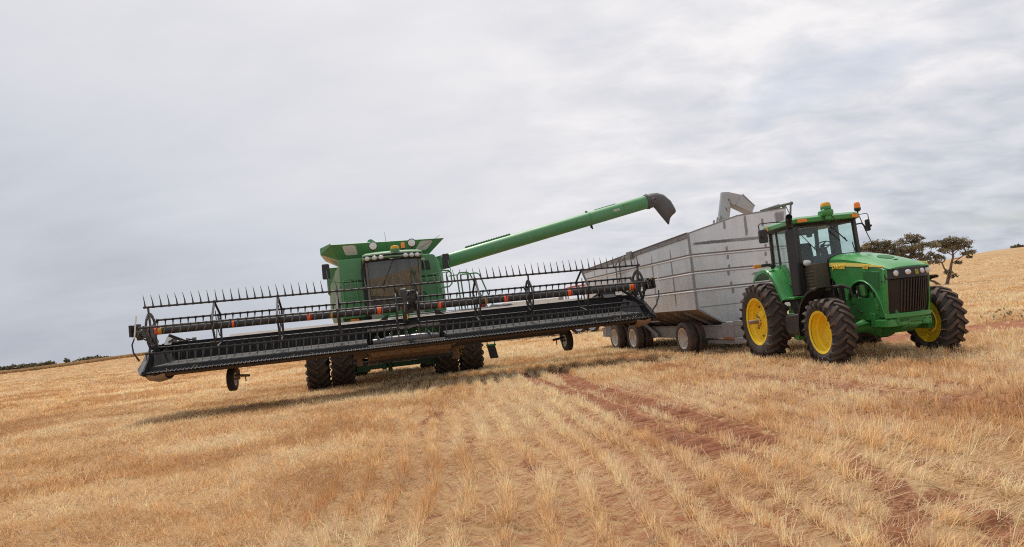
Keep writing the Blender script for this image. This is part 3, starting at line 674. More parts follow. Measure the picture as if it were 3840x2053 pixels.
b = MB(); b.lathe([(4.20, .04), (4.24, .13), (4.33, .155), (4.35, .15)], c=(.20, -1.30, 0), ax='z', n=20, m=0); b.lathe([(4.35, .15), (4.40, .145), (4.45, .11), (4.475, 0)], c=(.20, -1.30, 0), ax='z', n=20, m=1); P(b, 'satellite_receiver', [GREEN_C, YEL_B])
b = MB(); b.lathe([(4.36, .075), (4.40, .08), (4.41, .07)], c=(.50, -.80, 0), ax='z', n=16, m=1); b.lathe([(4.41, .07), (4.57, .062), (4.60, .045), (4.605, 0)], c=(.50, -.80, 0), ax='z', n=16, m=0); P(b, 'beacon_lamp', [ORANGE, BLACK])
for xx in (-.48, .81):
    b = MB(); b.lathe([(-.06, .145), (-.07, .125)], c=(xx, -.60, 4.58), ax='y', n=24, m=1); b.lathe([(.08, .05), (.05, .12), (-.05, .15), (-.06, .145)], c=(xx, -.60, 4.58), ax='y', n=24, m=1); b.lathe([(-.062, .128), (-.072, .08), (-.075, 0)], c=(xx, -.60, 4.58), ax='y', n=24, m=0); b.bar((xx, -.58, 4.3), (xx, -.58, 4.44), .05, .05, 1); b.bar((xx - .14, -.56, 4.32), (xx + .5 * (1 if xx < 0 else -1), -.56, 4.34), .03, .03, 1)
    P(b, 'flood_light', [LENS, BLACK])
b = MB(); b.tube([(-.02, -.7, 4.32), (-.06, -.7, 5.0)], .006, n=5); P(b, 'radio_aerial', BLACK)
b = MB(); b.tube([(.95, -.7, 4.3), (1.75, -.9, 4.72)], .007, n=5); P(b, 'radio_aerial', BLACK)
b = MB(); b.bar((.10, -1.26, 3.98), (-.33, -1.17, 3.14), .025, .02); b.bar((-.38, -1.16, 3.2), (-.26, -1.19, 3.02), .02, .02); P(b, 'wiper', BLACK)
# interior seen through the glass
b = MB(); b.box(-.18, .42, -.45, .0, 2.35, 2.85); b.prism([(-.13, 2.85), (-.15, 3.35), (-.05, 3.55), (.3, 3.55), (.38, 3.35), (.36, 2.85)], 'y', -.18, -.06); P(b, 'driver_seat', SEAT, bevel=.05)
b = MB(); b.tube([(.08, -.95, 2.3), (.08, -.75, 3.0)], .05); b.lathe([(-.02, .17), (.0, .19), (.02, .17), (0, .15)], c=(.08, -.72, 3.02), ax='z', n=20, closed=True); b.bar((-.1, -.72, 3.02), (.26, -.72, 3.02), .03, .02); P(b, 'steering_wheel', BLACK)
b = MB(); b.box(.45, .66, -.8, -.2, 2.7, 2.86); P(b, 'cab_console', SEAT, bevel=.02)
b = MB(); b.box(.5, .72, -.86, -.82, 3.05, 3.3); P(b, 'monitor', SEAT, bevel=.02)
# cab grab rails, mirrors
b = MB(); b.tube([(-.86, -.95, 3.85), (-.93, -1.06, 3.84), (-.95, -1.1, 3.76), (-.95, -1.08, 3.12), (-.88, -.95, 3.08)], .017); P(b, 'door_rail', BLACK)
b = MB(); b.tube([(1.02, -.9, 3.93), (1.10, -1.0, 3.92), (1.14, -1.02, 3.8), (1.14, -1.0, 3.35), (1.05, -.9, 3.27)], .018); P(b, 'door_rail', GREEN_D)
for sx, xm, zz in ((-1, -2.05, 3.81), (1, 1.85, 3.81)):
    b = MB(); b.loft([[(xm + a * .125, -1.2 + yy, zz + c * .25) for a, c in ((-.8, -1), (.8, -1), (1, -.85), (.92, .85), (.7, 1), (-.75, 1), (-.95, .85), (-1, -.85))] for yy in (-.035, .03)])
    mir = P(b, 'mirror', BLACK, bevel=.02)
    b = MB(); b.tube([(xm + (.02 if sx < 0 else .06), -1.23, zz + .02), (xm + .03 + (.05 if sx > 0 else 0), -1.27, zz - .2), (xm + .12 * (1 if sx < 0 else 1), -1.25, zz - .32), (xm + (.28 if sx < 0 else .02), -1.1, zz - .36), (sx * 1.3, -.7, zz - .36)], .014); b.build('mirror_arm', GREEN_C, mir)
# hand rails and ladder beside the cab
b = MB()
b.tube([(-1.58, -.35, 2.35), (-1.60, -.35, 3.45), (-1.5, -.35, 3.56), (-1.25, -.35, 3.57), (-1.18, -.35, 3.5), (-1.10, -.35, 2.55)], .025)
for z in (3.38, 2.95): b.tube([(-1.59, -.35, z), (-1.17, -.35, z + .02)], .018)
b.tube([(-1.58, -.3, 3.42), (-1.72, -.2, 3.3)], .018)
P(b, 'hand_rail', GREEN_C)
b = MB()
b.tube([(1.58, -.3, 2.6), (1.58, -.3, 3.5), (1.66, -.3, 3.58), (2.0, -.3, 3.56), (2.08, -.3, 3.48), (2.08, -.3, 3.1), (1.98, -.3, 3.0), (1.6, -.3, 2.98)], .026)
b.tube([(1.92, -.15, 2.4), (1.93, -.15, 3.45), (2.0, -.15, 3.53), (2.06, -.15, 3.5)], .02)
P(b, 'hand_rail', GREEN_C)
b = MB()
b.tube([(2.42, .3, 2.14), (2.36, .3, 3.38), (2.44, .3, 3.48), (2.72, .3, 3.48), (2.82, .3, 3.42), (3.34, .3, 2.16)], .026)
b.tube([(2.76, .3, 3.46), (2.78, .3, 2.14)], .022)
b.tube([(2.50, .0, 2.14), (2.44, .0, 3.30), (2.5, .0, 3.40), (3.02, .0, 3.40), (3.12, .0, 3.34), (3.52, .0, 2.12)], .026)
b.tube([(2.0, .3, 2.75), (2.4, .3, 2.75)], .02); b.tube([(2.06, .3, 3.4), (2.38, .3, 3.42)], .02)
for xx in (2.15, 2.3, 2.6, 2.95, 3.05): b.tube([(xx, .1, 2.14), (xx, .1, 2.45)], .018)
b.tube([(2.1, .1, 2.45), (3.1, .1, 2.43)], .018)
P(b, 'hand_rail', GREEN_C)
b = MB(); b.box(1.7, 3.45, -.05, 1.5, 2.04, 2.14); b.box(1.62, 2.1, -.3, -.05, 1.96, 2.12); P(b, 'access_platform', GREEN_C, bevel=.012)
b = MB(); b.box(3.10, 3.28, .25, .4, 2.16, 2.42); P(b, 'fire_extinguisher', RED, bevel=.03)
# folding steps hanging below the platform
b = MB(); b.tube([(3.10, -.2, .75), (3.12, -.2, 2.0)], .02); b.tube([(3.36, -.2, .75), (3.38, -.2, 2.0)], .02); b.box(3.08, 3.40, -.3, -.05, .80, .86)
st = P(b, 'boarding_steps', GREEN_D, bevel=.006)
b = MB(); b.prism([(3.10, .84), (3.36, .84), (3.45, .36), (3.17, .36)], 'y', -.26, -.06); b.build('rubber_step', BLACK, st, bevel=.015)
# ---- wheels (dual fronts, steering rears)
for xx, sp in ((-2.63, .1), (-1.84, .25), (1.63, .0), (2.49, .2)):
    wheel(comb, (xx, 0, .915), 0 if xx > 0 else math.pi, 'combine', vdir=(-1 if xx > 0 else 1), spin=sp)
for xx in (-1.35, 1.30):
    wheel(comb, (xx, 4.0, .62), 0 if xx > 0 else math.pi, 'combine', vdir=(-1 if xx > 0 else 1), R=.64, rr=.34, W=.48, nl=18)
# ---- unloading auger
A0, A1 = Vector((1.55, 1.25, 3.90)), Vector((10.30, 1.2, 5.655)); AD = (A1 - A0).normalized(); AR = .265
b = MB(); b.tube([A0, A0.lerp(A1, .25), A0.lerp(A1, .5), A0.lerp(A1, .75), A1], AR, n=32)
for f in (.715, .99): b.tube([A0.lerp(A1, f), A0.lerp(A1, f + .006)], AR + .012, n=32)
aug = P(b, 'unloading_auger', GREEN_C, smooth=40)
b = MB(); up = Vector((0, 0, 1)); up = (up - AD * up.dot(AD)).normalized()
b.bar(A0.lerp(A1, .16) + up * (AR + .01), A0.lerp(A1, .36) + up * (AR + .01), .10, .07)
for k in range(18): 
    q = A0.lerp(A1, .165 + .19 * k / 17) + up * (AR + .05); b.box(q.x - .012, q.x + .012, q.y - .06, q.y + .06, q.z - .01, q.z + .012)
b.build('hinge_plate', GREEN_D, aug)
b = MB(); b.bar(A0.lerp(A1, .75) + up * (AR + .005), A0.lerp(A1, .85) + up * (AR + .005), .06, .03); b.build('hinge_plate', GREEN_D, aug)
b = MB(); q = A0.lerp(A1, .715) - up * (AR + .05); b.ball(tuple(q), .05, .05, .07); b.bar(q, q + up * .1, .04, .04); b.ball(tuple(q - up * .07 + AD * .02), .03, .04, .04); b.build('auger_lamp', BLACK, aug)
b = MB(); q = A0.lerp(A1, .712) + up * (AR + .02); b.box(q.x - .04, q.x + .04, q.y - .03, q.y + .03, q.z - .03, q.z + .04); b.build('lift_lug', GREEN_D, aug)
b = MB(); n0 = Vector((AD.y, -AD.x, 0)).normalized(); 
q = A0.lerp(A1, .835); fr = Vector((0, -1, 0)); c0 = q + fr * (AR + .004) + up * .02
b.bar(c0 - AD * .13, c0 + AD * .13, .006, .065, 0, up=tuple(up)); b.bar(c0 - AD * .12 - up * .065, c0 + AD * .02 - up * .065, .004, .014, 0, up=tuple(up)); b.bar(c0 + AD * .06 - up * .06, c0 + AD * .13 - up * .06, .004, .018, 0, up=tuple(up))
b.build('decal', CREAM, aug)
b = MB()   # bolted inspection hatch near the outer end
c0 = A0.lerp(A1, .885) + fr * (AR - .015) + up * .03; b.bar(c0 - AD * .11, c0 + AD * .11, .05, .24, 0, up=tuple(up))
for i in (-1, 1):
    for j in (-1, 1): 
        w = c0 + AD * .11 * i + up * .1 * j + fr * .012; b.ball(tuple(w), .018, .02, .018, n=8)
b.build('inspection_hatch', GREEN_C, aug, bevel=.01)
# rubber spout: tube bending down, pinched open flap end
b = MB(); E = A1 - AD * .12
def sp_ring(c, d, hw, hh, squash=0):
    d = Vector(d).normalized(); s1 = Vector((0, 1, 0)); u1 = s1.cross(d).normalized() * -1
    if u1.z < 0: u1 = -u1
    return [tuple(Vector(c) + s1 * math.cos(2 * math.pi * k / 24) * hw + u1 * math.sin(2 * math.pi * k / 24) * hh) for k in range(24)]
rr_ = [sp_ring(E, AD, .285, .285), sp_ring(E + AD * .22, AD, .285, .285), sp_ring(E + AD * .42 + Vector((0, 0, -.02)), (.85, 0, -.25), .27, .29), sp_ring(E + AD * .60 + Vector((0, 0, -.14)), (.8, 0, -.6), .26, .33), sp_ring(E + AD * .82 + Vector((0, 0, -.44)), (.72, 0, -.7), .25, .36), sp_ring(E + AD * 1.02 + Vector((0, 0, -.80)), (.72, 0, -.70), .24, .35)]
b.loft(rr_, caps=False)
# notch: raise a few of the outlet's vertices so its edge is ragged
n = len(b.v)
for k in range(24):
    x, y, z = b.v[n - 24 + k]; a = math.sin(2 * math.pi * k / 24); d2 = -.12 * max(0, a) ** 2 + .10 * max(0, -a) + .05 * math.sin(3 * 2 * math.pi * k / 24)
    b.v[n - 24 + k] = (x + .70 * d2, y, z - .72 * d2)
sp = b.build('spout', material('spout_rubber', (.105, .10, .098), .55, var=.2, dust=.35, dustcol=(.17, .145, .13)), aug, smooth=60)
md = sp.modifiers.new('thick', 'SOLIDIFY'); md.thickness = .015
b = MB(); c0 = E + AD * .26 + Vector((0, -.27, -.05)); b.lathe([(-.02, .12), (-.05, .10), (-.02, .05), (.03, .0)], c=tuple(c0), ax='y', n=18); b.build('spout_dimple', MATS['spout_rubber'], aug, smooth=50)
b = MB(); b.tube([A1 - AD * .06, A1], AR + .03, n=32)
for k in range(16):
    a = 2 * math.pi * k / 16; s1 = Vector((0, 1, 0)); u1 = up; q = A1 - AD * .03 + (s1 * math.cos(a) + u1 * math.sin(a)) * (AR + .03); b.ball(tuple(q), .02, .02, .02, n=6)
b.build('clamp_ring', MATS['spout_rubber'], aug, smooth=40)
# ---- feeder house
b = MB(); b.loft([[(-.75, -3.1, .88), (1.20, -3.1, .88), (1.20, -3.1, 1.75), (-.75, -3.1, 1.75)], [(-.62, -.4, 1.35), (.98, -.4, 1.35), (.98, -.4, 2.28), (-.62, -.4, 2.28)]]); P(b, 'feeder_house', GREEN_D, bevel=.02)
b = MB(); b.prism([(-3.75, 1.20), (-3.55, 1.02), (-3.05, .86), (-2.6, .84), (-2.6, .92), (-3.0, .98), (-3.6, 1.23)], 'x', -.95, 1.42); 
b.box(-1.40, -.98, -2.75, -2.55, .96, 1.12); b.box(-1.32, -1.15, -2.7, -2.55, .74, .98); b.bar((-.98, -2.7, 1.1), (-.95, -2.7, .72), .06, .04); b.bar((-.86, -2.7, 1.1), (-1.0, -2.7, .72), .04, .04)
b.box(1.45, 1.95, -2.9, -2.5, .95, 1.12); b.box(1.6, 1.8, -2.6, -2.3, .62, .98)
P(b, 'feeder_floor_plate', RUSTY, bevel=.01)
b = MB(); b.prism([(-4.42, 1.19), (-3.78, 1.10), (-3.74, 1.14), (-4.4, 1.23)], 'x', -.9, 1.55); b.prism([(-3.78, 1.10), (-3.55, .99), (-3.50, 1.02), (-3.74, 1.14)], 'x', -.88, 1.45); P(b, 'dust_shield', TAN_PLATE, bevel=.008)
b = MB(); b.box(-1.45, 1.6, -2.55, -2.35, .74, .84); P(b, 'cross_member', BLACK)  # beam coloured black to stand in for the dark void below
b = MB()
for k in range(22):
    x0, z0 = 1.75 + rnd.uniform(-.12, .12), .98 + rnd.uniform(-.05, .1); dx, dz = rnd.uniform(-.2, .22), rnd.uniform(-.28, .1); b.bar((x0, -3.1 + rnd.uniform(-.1, .1), z0), (x0 + dx, -3.15, z0 + dz), .008, .006)
for k in range(10):
    x0, z0 = -.85 + rnd.uniform(-.1, .1), .95; b.bar((x0, -2.8, z0), (x0 + rnd.uniform(-.1, .1), -2.8, z0 - rnd.uniform(.05, .2)), .008, .006)
o = P(b, 'caught_straw', material('straw_wisp', (.55, .38, .18), .7)); tag(o, kind='stuff')
b = MB(); pts = [(-1.46 + .035 * math.cos(t * 1.2), -2.7 + .035 * math.sin(t * 1.2), 1.2 - t * .0065) for t in range(0, 70)]; b.tube(pts, .008, n=5); P(b, 'lift_spring', BLACK)

# ---- header: wide draper platform in front of the machine
XL, XR = -6.60, 7.36
OL, OR_ = -.95, 1.25                       # central opening to the feeder
b = MB()
for x0, x1 in ((XL, OL), (OR_, XR)):
    b.prism([(-3.18, 1.50), (-3.14, 1.50), (-3.02, 1.97), (-3.06, 1.97)], 'x', x0, x1)          # back sheet
    b.prism([(-4.60, 1.25), (-4.58, 1.29), (-4.52, 1.415), (-4.46, 1.42), (-4.46, 1.25)], 'x', x0, x1)          # dark riser behind the knife
b.prism([(-3.18, 1.78), (-3.14, 1.78), (-3.02, 1.97), (-3.06, 1.97)], 'x', OL, OR_)
b.prism([(-4.62, 1.245), (-4.60, 1.29), (-4.05, 1.36), (-4.05, 1.30)], 'x', OL, OR_)
b.box(XL, XR, -3.06, -2.92, 1.93, 2.03)
header = P(b, 'header_platform', DECK, bevel=.006)
H = lambda mb, name, mats, **k: mb.build(name, mats, header, **k)
b = MB()
for x0, x1 in ((XL + .1, OL - .02), (OR_ + .02, XR - .1)):
    b.prism([(-4.47, 1.40), (-4.47, 1.424), (-3.2, 1.535), (-3.2, 1.50)], 'x', x0, x1)
    n = int((x1 - x0) / .55)
    for k in range(n):
        x = x0 + (k + .5) * (x1 - x0) / n; b.prism([(-4.44, 1.42), (-4.44, 1.438), (-3.22, 1.547), (-3.22, 1.525)], 'x', x - .02, x + .02)
    o = H(b, 'draper_belt', BELT, bevel=.004); b = MB()
b = MB(); b.prism([(-2.92, 1.94), (-2.92, 2.00), (-2.70, 2.10), (-2.60, 2.10), (-2.58, 1.9)], 'x', -4.85, 6.2); b.prism([(-2.92, 1.93), (-2.92, 1.985), (-2.75, 2.03), (-2.6, 1.9)], 'x', XL + .35, XR - .25)
b.box(2.9, 3.6, -2.7, -2.64, 2.09, 2.15); b.prism([(1.72, 2.1), (3.7, 2.1), (3.55, 2.14), (2.95, 2.18), (2.9, 2.13)], 'y', -2.66, -2.62); b.box(-5.85, -5.75, -2.85, -2.75, 2.0, 2.12)
H(b, 'top_beam', PLANK, bevel=.008)
b = MB(); b.tube([(-4.6, -2.95, 2.005), (6.6, -2.95, 1.995)], .016, n=6); b.tube([(-.2, -2.74, 2.16), (3.1, -2.7, 2.10)], .014, n=6); b.tube([(3.05, -2.7, 2.10), (3.45, -2.7, 2.13)], .012, n=6); H(b, 'silver_pipe', STEEL)
# knife with guards
b = MB(); b.prism([(-4.78, 1.215), (-4.66, 1.16), (-4.40, 1.18), (-4.40, 1.25), (-4.62, 1.28), (-4.74, 1.262)], 'x', XL - .02, XR + .02, 0)
kn = H(b, 'cutter_bar', [BROWN], bevel=.005)
b = MB(); n = int((XR - XL) / .1016)
for k in range(n + 1):
    x = XL + .02 + k * .1016
    b.loft([[(x - .016, -4.66, 1.262), (x + .016, -4.66, 1.262), (x + .016, -4.66, 1.325), (x - .016, -4.66, 1.325)], [(x - .016, -4.80, 1.240), (x + .016, -4.80, 1.240), (x + .014, -4.80, 1.31), (x - .014, -4.80, 1.31)], [(x - .004, -4.93, 1.265), (x + .004, -4.93, 1.265), (x + .004, -4.93, 1.275), (x - .004, -4.93, 1.275)]])
g = b.build('knife_guards', BLACK_M, kn, smooth=0)
b = MB()
for k in range(n):
    x = XL + .07 + k * .1016
    b.prism([(x - .045, -4.70), (x + .045, -4.70), (x + .012, -4.85), (x - .012, -4.85)], 'z', 1.284, 1.292)
b.box(XL, XR, -4.72, -4.66, 1.275, 1.30)
b.build('knife_sections', STEEL, kn, smooth=0)
# feed drum, blackened opening
b = MB(); b.lathe([(-.80, 0), (-.80, .085), (-.50, .085), (-.44, .125), (.55, .125), (.70, .12), (1.12, .075), (1.12, 0)], c=(0, -3.55, 1.42), n=24)
for k in range(60):
    pass
drum = H(b, 'feed_drum', material('drum_steel', (.17, .17, .185), .32, metal=.5, var=.25, dust=.25), smooth=40)
for x0, sg in ((-.78, 1), (1.10, -1)):
    b = MB(); pts = []
    for k in range(29):
        t = k / 28; a = 2 * math.pi * 1.25 * t * sg; x = x0 + sg * .5 * t
        pts.append([(x, -3.55 + rr * math.cos(a), 1.42 + rr * math.sin(a)) for rr in (.08, .20)] + [(x + .008, -3.55 + rr * math.cos(a), 1.42 + rr * math.sin(a)) for rr in (.20, .08)])
    b.loft(pts)
    b.build('flighting', STEEL, drum, smooth=40)
for k in range(12):
    b = MB(); x = -.4 + .95 * k / 11; a = k * 2.1; b.tube([(x, -3.55 + .1 * math.cos(a), 1.42 + .1 * math.sin(a)), (x, -3.55 + .25 * math.cos(a), 1.42 + .25 * math.sin(a))], .008, n=5)
    b.build('retracting_finger', STEEL, drum)
b = MB(); b.box(OL, OR_, -3.1, -3.06, 1.25, 1.78); b.box(OL - .02, OL + .02, -3.6, -3.1, 1.3, 1.75); b.box(OR_ - .02, OR_ + .02, -3.6, -3.1, 1.3, 1.75); H(b, 'feed_opening', material('opening_shade_black', (.012, .012, .012), .8))  # near-black sheets hold the shade of the hollow opening
b = MB()
for k in range(11):
    x0, x1 = OL + .02 + k * (OR_ - OL - .04) / 11, OL + .02 + (k + 1) * (OR_ - OL - .04) / 11
    z = lambda i: 1.74 - .025 * math.sin(i * 1.3) - .02 * math.cos(i * 2.1)
    b.quadsheet((x0, -3.21, z(k)), (x1, -3.21, z(k + 1)), (x1, -3.19, 1.80), (x0, -3.19, 1.80), .012)
H(b, 'feed_curtain', material('dusty_rubber_flap', (.34, .29, .24), .7, var=.3))
for tri in ([(-.55, 2.04), (-.25, 2.22), (-.30, 2.04)], [(1.15, 2.04), (1.12, 2.24), (1.45, 2.04)]):
    b = MB(); b.prism(tri, 'y', -2.95, -2.90); H(b, 'centre_gusset', BLACK_M)
DIVG = material('divider_grey', (.17, .17, .175), .5, var=.15, dust=.35, dustcol=(.28, .21, .15))
SHEET = material('end_sheet_black', (.016, .016, .018), .6, spec=.25, var=.3, dust=.15, dustcol=(.10, .08, .07))
# end sheets, dividers and skids
for sx, XE in ((-1, XL), (1, XR)):
    b = MB(); b.prism([(-4.96, 1.22), (-4.95, 1.34), (-4.3, 1.74), (-3.5, 1.99), (-2.75, 2.02), (-2.7, 1.3), (-4.5, 1.18)], 'x', XE - .02, XE + .02)
    x1 = XE - sx * .40
    b.add([(XE - sx * .06, -4.5, 1.29), (x1, -3.6, 1.44), (x1 - sx * .04, -3.20, 1.52), (XE - sx * .20, -3.20, 1.92), (XE - sx * .06, -3.9, 1.75), (XE - sx * .045, -4.5, 1.28), (x1 + sx * .015, -3.6, 1.43), (x1 - sx * .025, -3.19, 1.51), (XE - sx * .19, -3.19, 1.91), (XE - sx * .045, -3.9, 1.74)], [(0, 1, 4), (1, 2, 3, 4), (5, 9, 6), (6, 9, 8, 7), (0, 5, 6, 1), (1, 6, 7, 2), (2, 7, 8, 3), (3, 8, 9, 4), (4, 9, 5, 0)])
    es = H(b, 'end_sheet', SHEET, smooth=20)
    dv = MB(); rg = []
    for y, w, z0, z1 in ((-2.9, .10, 1.5, 2.0), (-3.4, .26, 1.36, 2.02), (-3.9, .34, 1.28, 1.84), (-4.4, .29, 1.24, 1.62), (-4.8, .15, 1.22, 1.40), (-5.08, .03, 1.26, 1.31)):
        rg.append([(XE + sx * .022, y, z0), (XE + sx * w * .8, y, z0 + .02), (XE + sx * w, y, z0 + (z1 - z0) * .45), (XE + sx * w * .55, y, z1 - .03), (XE + sx * .022, y, z1)])
    dv.loft(rg); H(dv, 'crop_divider', DIVG if sx < 0 else BLACK, smooth=40, bevel=.012)
    b = MB(); xs = XE - sx * .24
    b.loft([[(xs - .22 * a, y, z + .05 * abs(a)) for a in (-1, -.5, 0, .5, 1)] + [(xs - .22 * a, y, z - .015 + .05 * abs(a)) for a in (1, .5, 0, -.5, -1)] for y, z in ((-4.80, 1.20), (-4.72, 1.10), (-4.5, 1.04), (-4.2, 1.03), (-3.9, 1.08), (-3.8, 1.16))]); H(b, 'skid_plate', SKID, smooth=50)
b = MB(); b.box(5.98, 6.14, -4.6, -4.56, .86, 1.18); H(b, 'folded_stand', GREY, bevel=.005)
# whisker rods on the dividers
for sx, pts, npale in ((-1, [(-6.68, -4.9, 1.62), (-6.80, -4.92, 1.85), (-6.82, -4.92, 2.05), (-6.76, -4.9, 2.21)], (-6.68, -4.9, 2.78)), (1, [(7.30, -4.9, 1.40), (7.55, -4.8, 1.62), (7.74, -4.65, 1.88), (7.77, -4.6, 2.06)], (7.82, -4.6, 2.68))):
    b = MB(); b.tube(pts, [.028, .022, .02, .018], n=6, m=0); b.tube([pts[-1], npale], .018, n=6, m=1); H(b, 'divider_rod', [BLACK, WHITE])
# gauge wheels
for xx, dirn, sp in ((-4.86, R(-4), 0), (5.25, R(5), 0)):
    wh = None
    b = MB(); b.lathe([(-.03, .12), (.02, .10), (.05, .05), (.05, 0)], n=20)
    for i in range(8): b.lathe([(.0, .02), (.035, .02), (.035, 0)], c=(0, .085 * math.cos(i * .785), .085 * math.sin(i * .785)), n=6)
    hub = H(b, 'gauge_wheel', WHITE); sd = 1 if xx < 0 else -1
    hub.location = (xx, -2.80, .80); hub.rotation_euler = (0, 0, (0 if sd > 0 else math.pi) + dirn)
    r = MB(); r.lathe([(.08, .19), (.09, .205), (.07, .18), (.0, .165), (-.03, .12), (-.05, .12), (-.08, .2)], n=32); o = r.build('rim', WHITE, hub, smooth=40)
    road_tyre(.335, .21, .20, hub, RUBBER, grooves=5)
    b = MB(); s2 = sd * .20
    b.bar((xx + s2 * .2, -2.80, 1.22), (xx + s2 * .9, -2.80, 1.0), .10, .10); b.bar((xx + s2 * .9, -2.8, 1.02), (xx + s2 * .9, -2.8, .78), .07, .09); b.tube([(xx, -2.8, .80), (xx + s2, -2.8, .80)], .03); b.tube([(xx + s2 * .4, -2.82, .90), (xx + s2 * 2.5, -2.95, .86)], .04); b.bar((xx + s2 * 1.9, -2.93, .88), (xx + s2 * 1.95, -2.95, .70), .03, .03); b.box(xx - .12, xx + .2, -3.0, -2.6, 1.14, 1.30)
    H(b, 'wheel_bracket', RUSTY if xx < 0 else BLACK_M, bevel=.008)
b = MB(); b.box(XL + .3, XR - .3, -3.02, -2.72, 1.14, 1.30); b.box(1.4, 5.1, -3.6, -3.45, 1.05, 1.15)
for k in range(15):
    x = XL + .5 + k * (XR - XL - 1) / 14; b.prism([(-4.45, 1.16), (-4.45, 1.24), (-3.0, 1.32), (-3.0, 1.14)], 'x', x - .03, x + .03)
H(b, 'lower_frame', BLACK_M, bevel=.01)
# ---- reel
zc_ = lambda x: 2.315 - .0093 * x
RY, RB = -4.0, .66
ANG = [8 + 72 * k for k in range(5)]       # from the front, upwards
def bat(x, a): return Vector((x, RY - RB * math.cos(R(a)), zc_(x) + RB * math.sin(R(a))))
halves = ((-6.52, -.02, -6.72, .20), (.58, 7.30, .46, 7.46))
b = MB()
for x0, x1, _, _ in halves: b.tube([(x0, RY, zc_(x0)), (x1, RY, zc_(x1))], .103, n=20)
reel = P(b, 'reel', BLACK_M, smooth=40)
for xx, w, mt in ((-6.45, .10, 0), (-6.36, .08, 1), (-4.50, .05, 0), (-2.50, .09, 0), (-1.87, .05, 1), (-.55, .10, 0), (1.18, .10, 0), (2.57, .06, 1), (3.16, .10, 0), (5.13, .10, 0), (7.07, .06, 1), (7.16, .10, 0)):
    b = MB(); b.tube([(xx - w / 2, RY, zc_(xx)), (xx + w / 2, RY, zc_(xx))], .1065, n=20, m=0)
    if mt == 0 and w > .07: b.tube([(xx + w / 2, RY, zc_(xx)), (xx + w / 2 + .05, RY, zc_(xx))], .106, n=20, m=1)
    b.build('reflective_band', [(ORANGE_B, YEL_B)[mt], RED_B], reel)
DIRS = {0: (-.62, -.78), 1: (-.06, 1.0), 2: (.12, -.99), 3: (.0, -1.0), 4: (-.12, -.99)}
for hi_, (x0, x1, e0, e1) in enumerate(halves):
    for k, a in enumerate(ANG):
        p, q = bat(e0 + (.0 if k in (0, 1, 4) else .1), a), bat(e1, a)
        b = MB(); b.tube([p, q], .027, n=8, m=0)
        nt_ = int((q.x - p.x) / .2)
        dy, dz = DIRS[k]
        for i in range(nt_ + 1):
            x = p.x + .05 + i * (q.x - p.x - .1) / nt_; c = bat(x, a)
            L_ = .33 if k in (1, 3, 4) else (.28 if k == 0 else .24)
            b.tube([c, c + Vector((-.012, dy * L_ * .45 + .012, dz * L_ * .45)), c + Vector((-.035 + rnd.uniform(-.012, .012), dy * L_, dz * L_))], [.026, .016, .005], n=5, m=1)
            b.tube([c - Vector((.03, 0, 0)), c + Vector((.03, 0, 0))], .034, n=7)
        b.build('tine_bar', [BLACK_M, TINE], reel, smooth=40)
def spider(x):
    b = MB()
    for k in range(5):
        p, q = bat(x, ANG[k]), bat(x, ANG[(k + 1) % 5])
        b.bar(p, q, .025, .055, 0, up=(1, 0, 0))
        b.ball(tuple(p), .045, .045, .045, n=8)
        c = Vector((x, RY, zc_(x))); b.bar(c + (p - c) * .15, c + (p - c) * .62, .02, .03)
    b.build('bat_arm', BLACK_M, reel, smooth=30)
for x in (-4.93, -3.27, -1.68, 2.30, 5.57): spider(x)
def disc(x):
    b = MB(); c = (x, RY, zc_(x)); r0, r1 = .40, .50
    b.lathe([(-.015, r0), (.015, r0), (.015, r1), (-.015, r1)], c=c, n=40, closed=True)
    b.lathe([(-.02, .0), (-.02, .17), (.02, .17), (.02, 0)], c=c, n=24)
    cv = Vector(c)
    for k in range(5):
        a = R(ANG[k] + 0); d = Vector((0, -math.cos(a), math.sin(a)))
        b.bar(cv + d * .14, cv + d * .44, .14, .022, 0, up=(1, 0, 0)); b.bar(cv + d * .46, cv + d * .68, .10, .03, 0, up=(1, 0, 0))
        for rr in (.45,):
            for j in (-18, 0, 18):
                a2 = R(ANG[k] + 36 + j); q = cv + Vector((0, -math.cos(a2), math.sin(a2))) * rr; b.lathe([(-.03, .014), (.03, .014)], c=tuple(q), n=6)
    b.build('reel_disc', BLACK_M, reel, smooth=30)
for x in (-6.60, -.06, .56, 3.90, 7.38): disc(x)
# reel supports: two end arms and the central arm with the drive
for x, hw in ((-6.86, .07), (.26, .07), (7.60, .07)):
    z0 = zc_(x); b = MB()
    b.prism([(-2.75, 1.98), (-2.60, 2.12), (-3.2, 2.42), (-3.7, 2.52), (-4.1, 2.44), (-4.25, 2.30), (-4.1, 2.16), (-3.8, 2.28), (-3.3, 2.22)], 'x', x - hw, x + hw)
    b.tube([(x, -2.9, 2.0), (x, -3.5, 2.3)], .045)
    P(b, 'reel_arm', BLACK_M, bevel=.012)
b = MB()     # centre drive: tall curved guard, motor, chain case
b.prism([(-4.30, 1.95), (-4.40, 2.25), (-4.36, 2.70), (-4.30, 2.84), (-4.18, 2.88), (-4.14, 2.70), (-4.22, 2.30), (-4.08, 1.90)], 'x', .10, .24); b.box(.12, .42, -4.2, -3.8, 2.15, 2.42); b.lathe([(.28, .07), (.50, .07), (.50, 0)], c=(0, -4.1, 2.74), n=14); b.box(.36, .52, -4.25, -3.9, 2.45, 2.7); b.box(.30, .48, -4.3, -4.05, 2.52, 2.62); b.bar((.42, -4.2, 2.8), (.50, -4.1, 2.2), .05, .12); b.bar((.2, -4.0, 2.2), (.24, -3.5, 1.9), .10, .1)
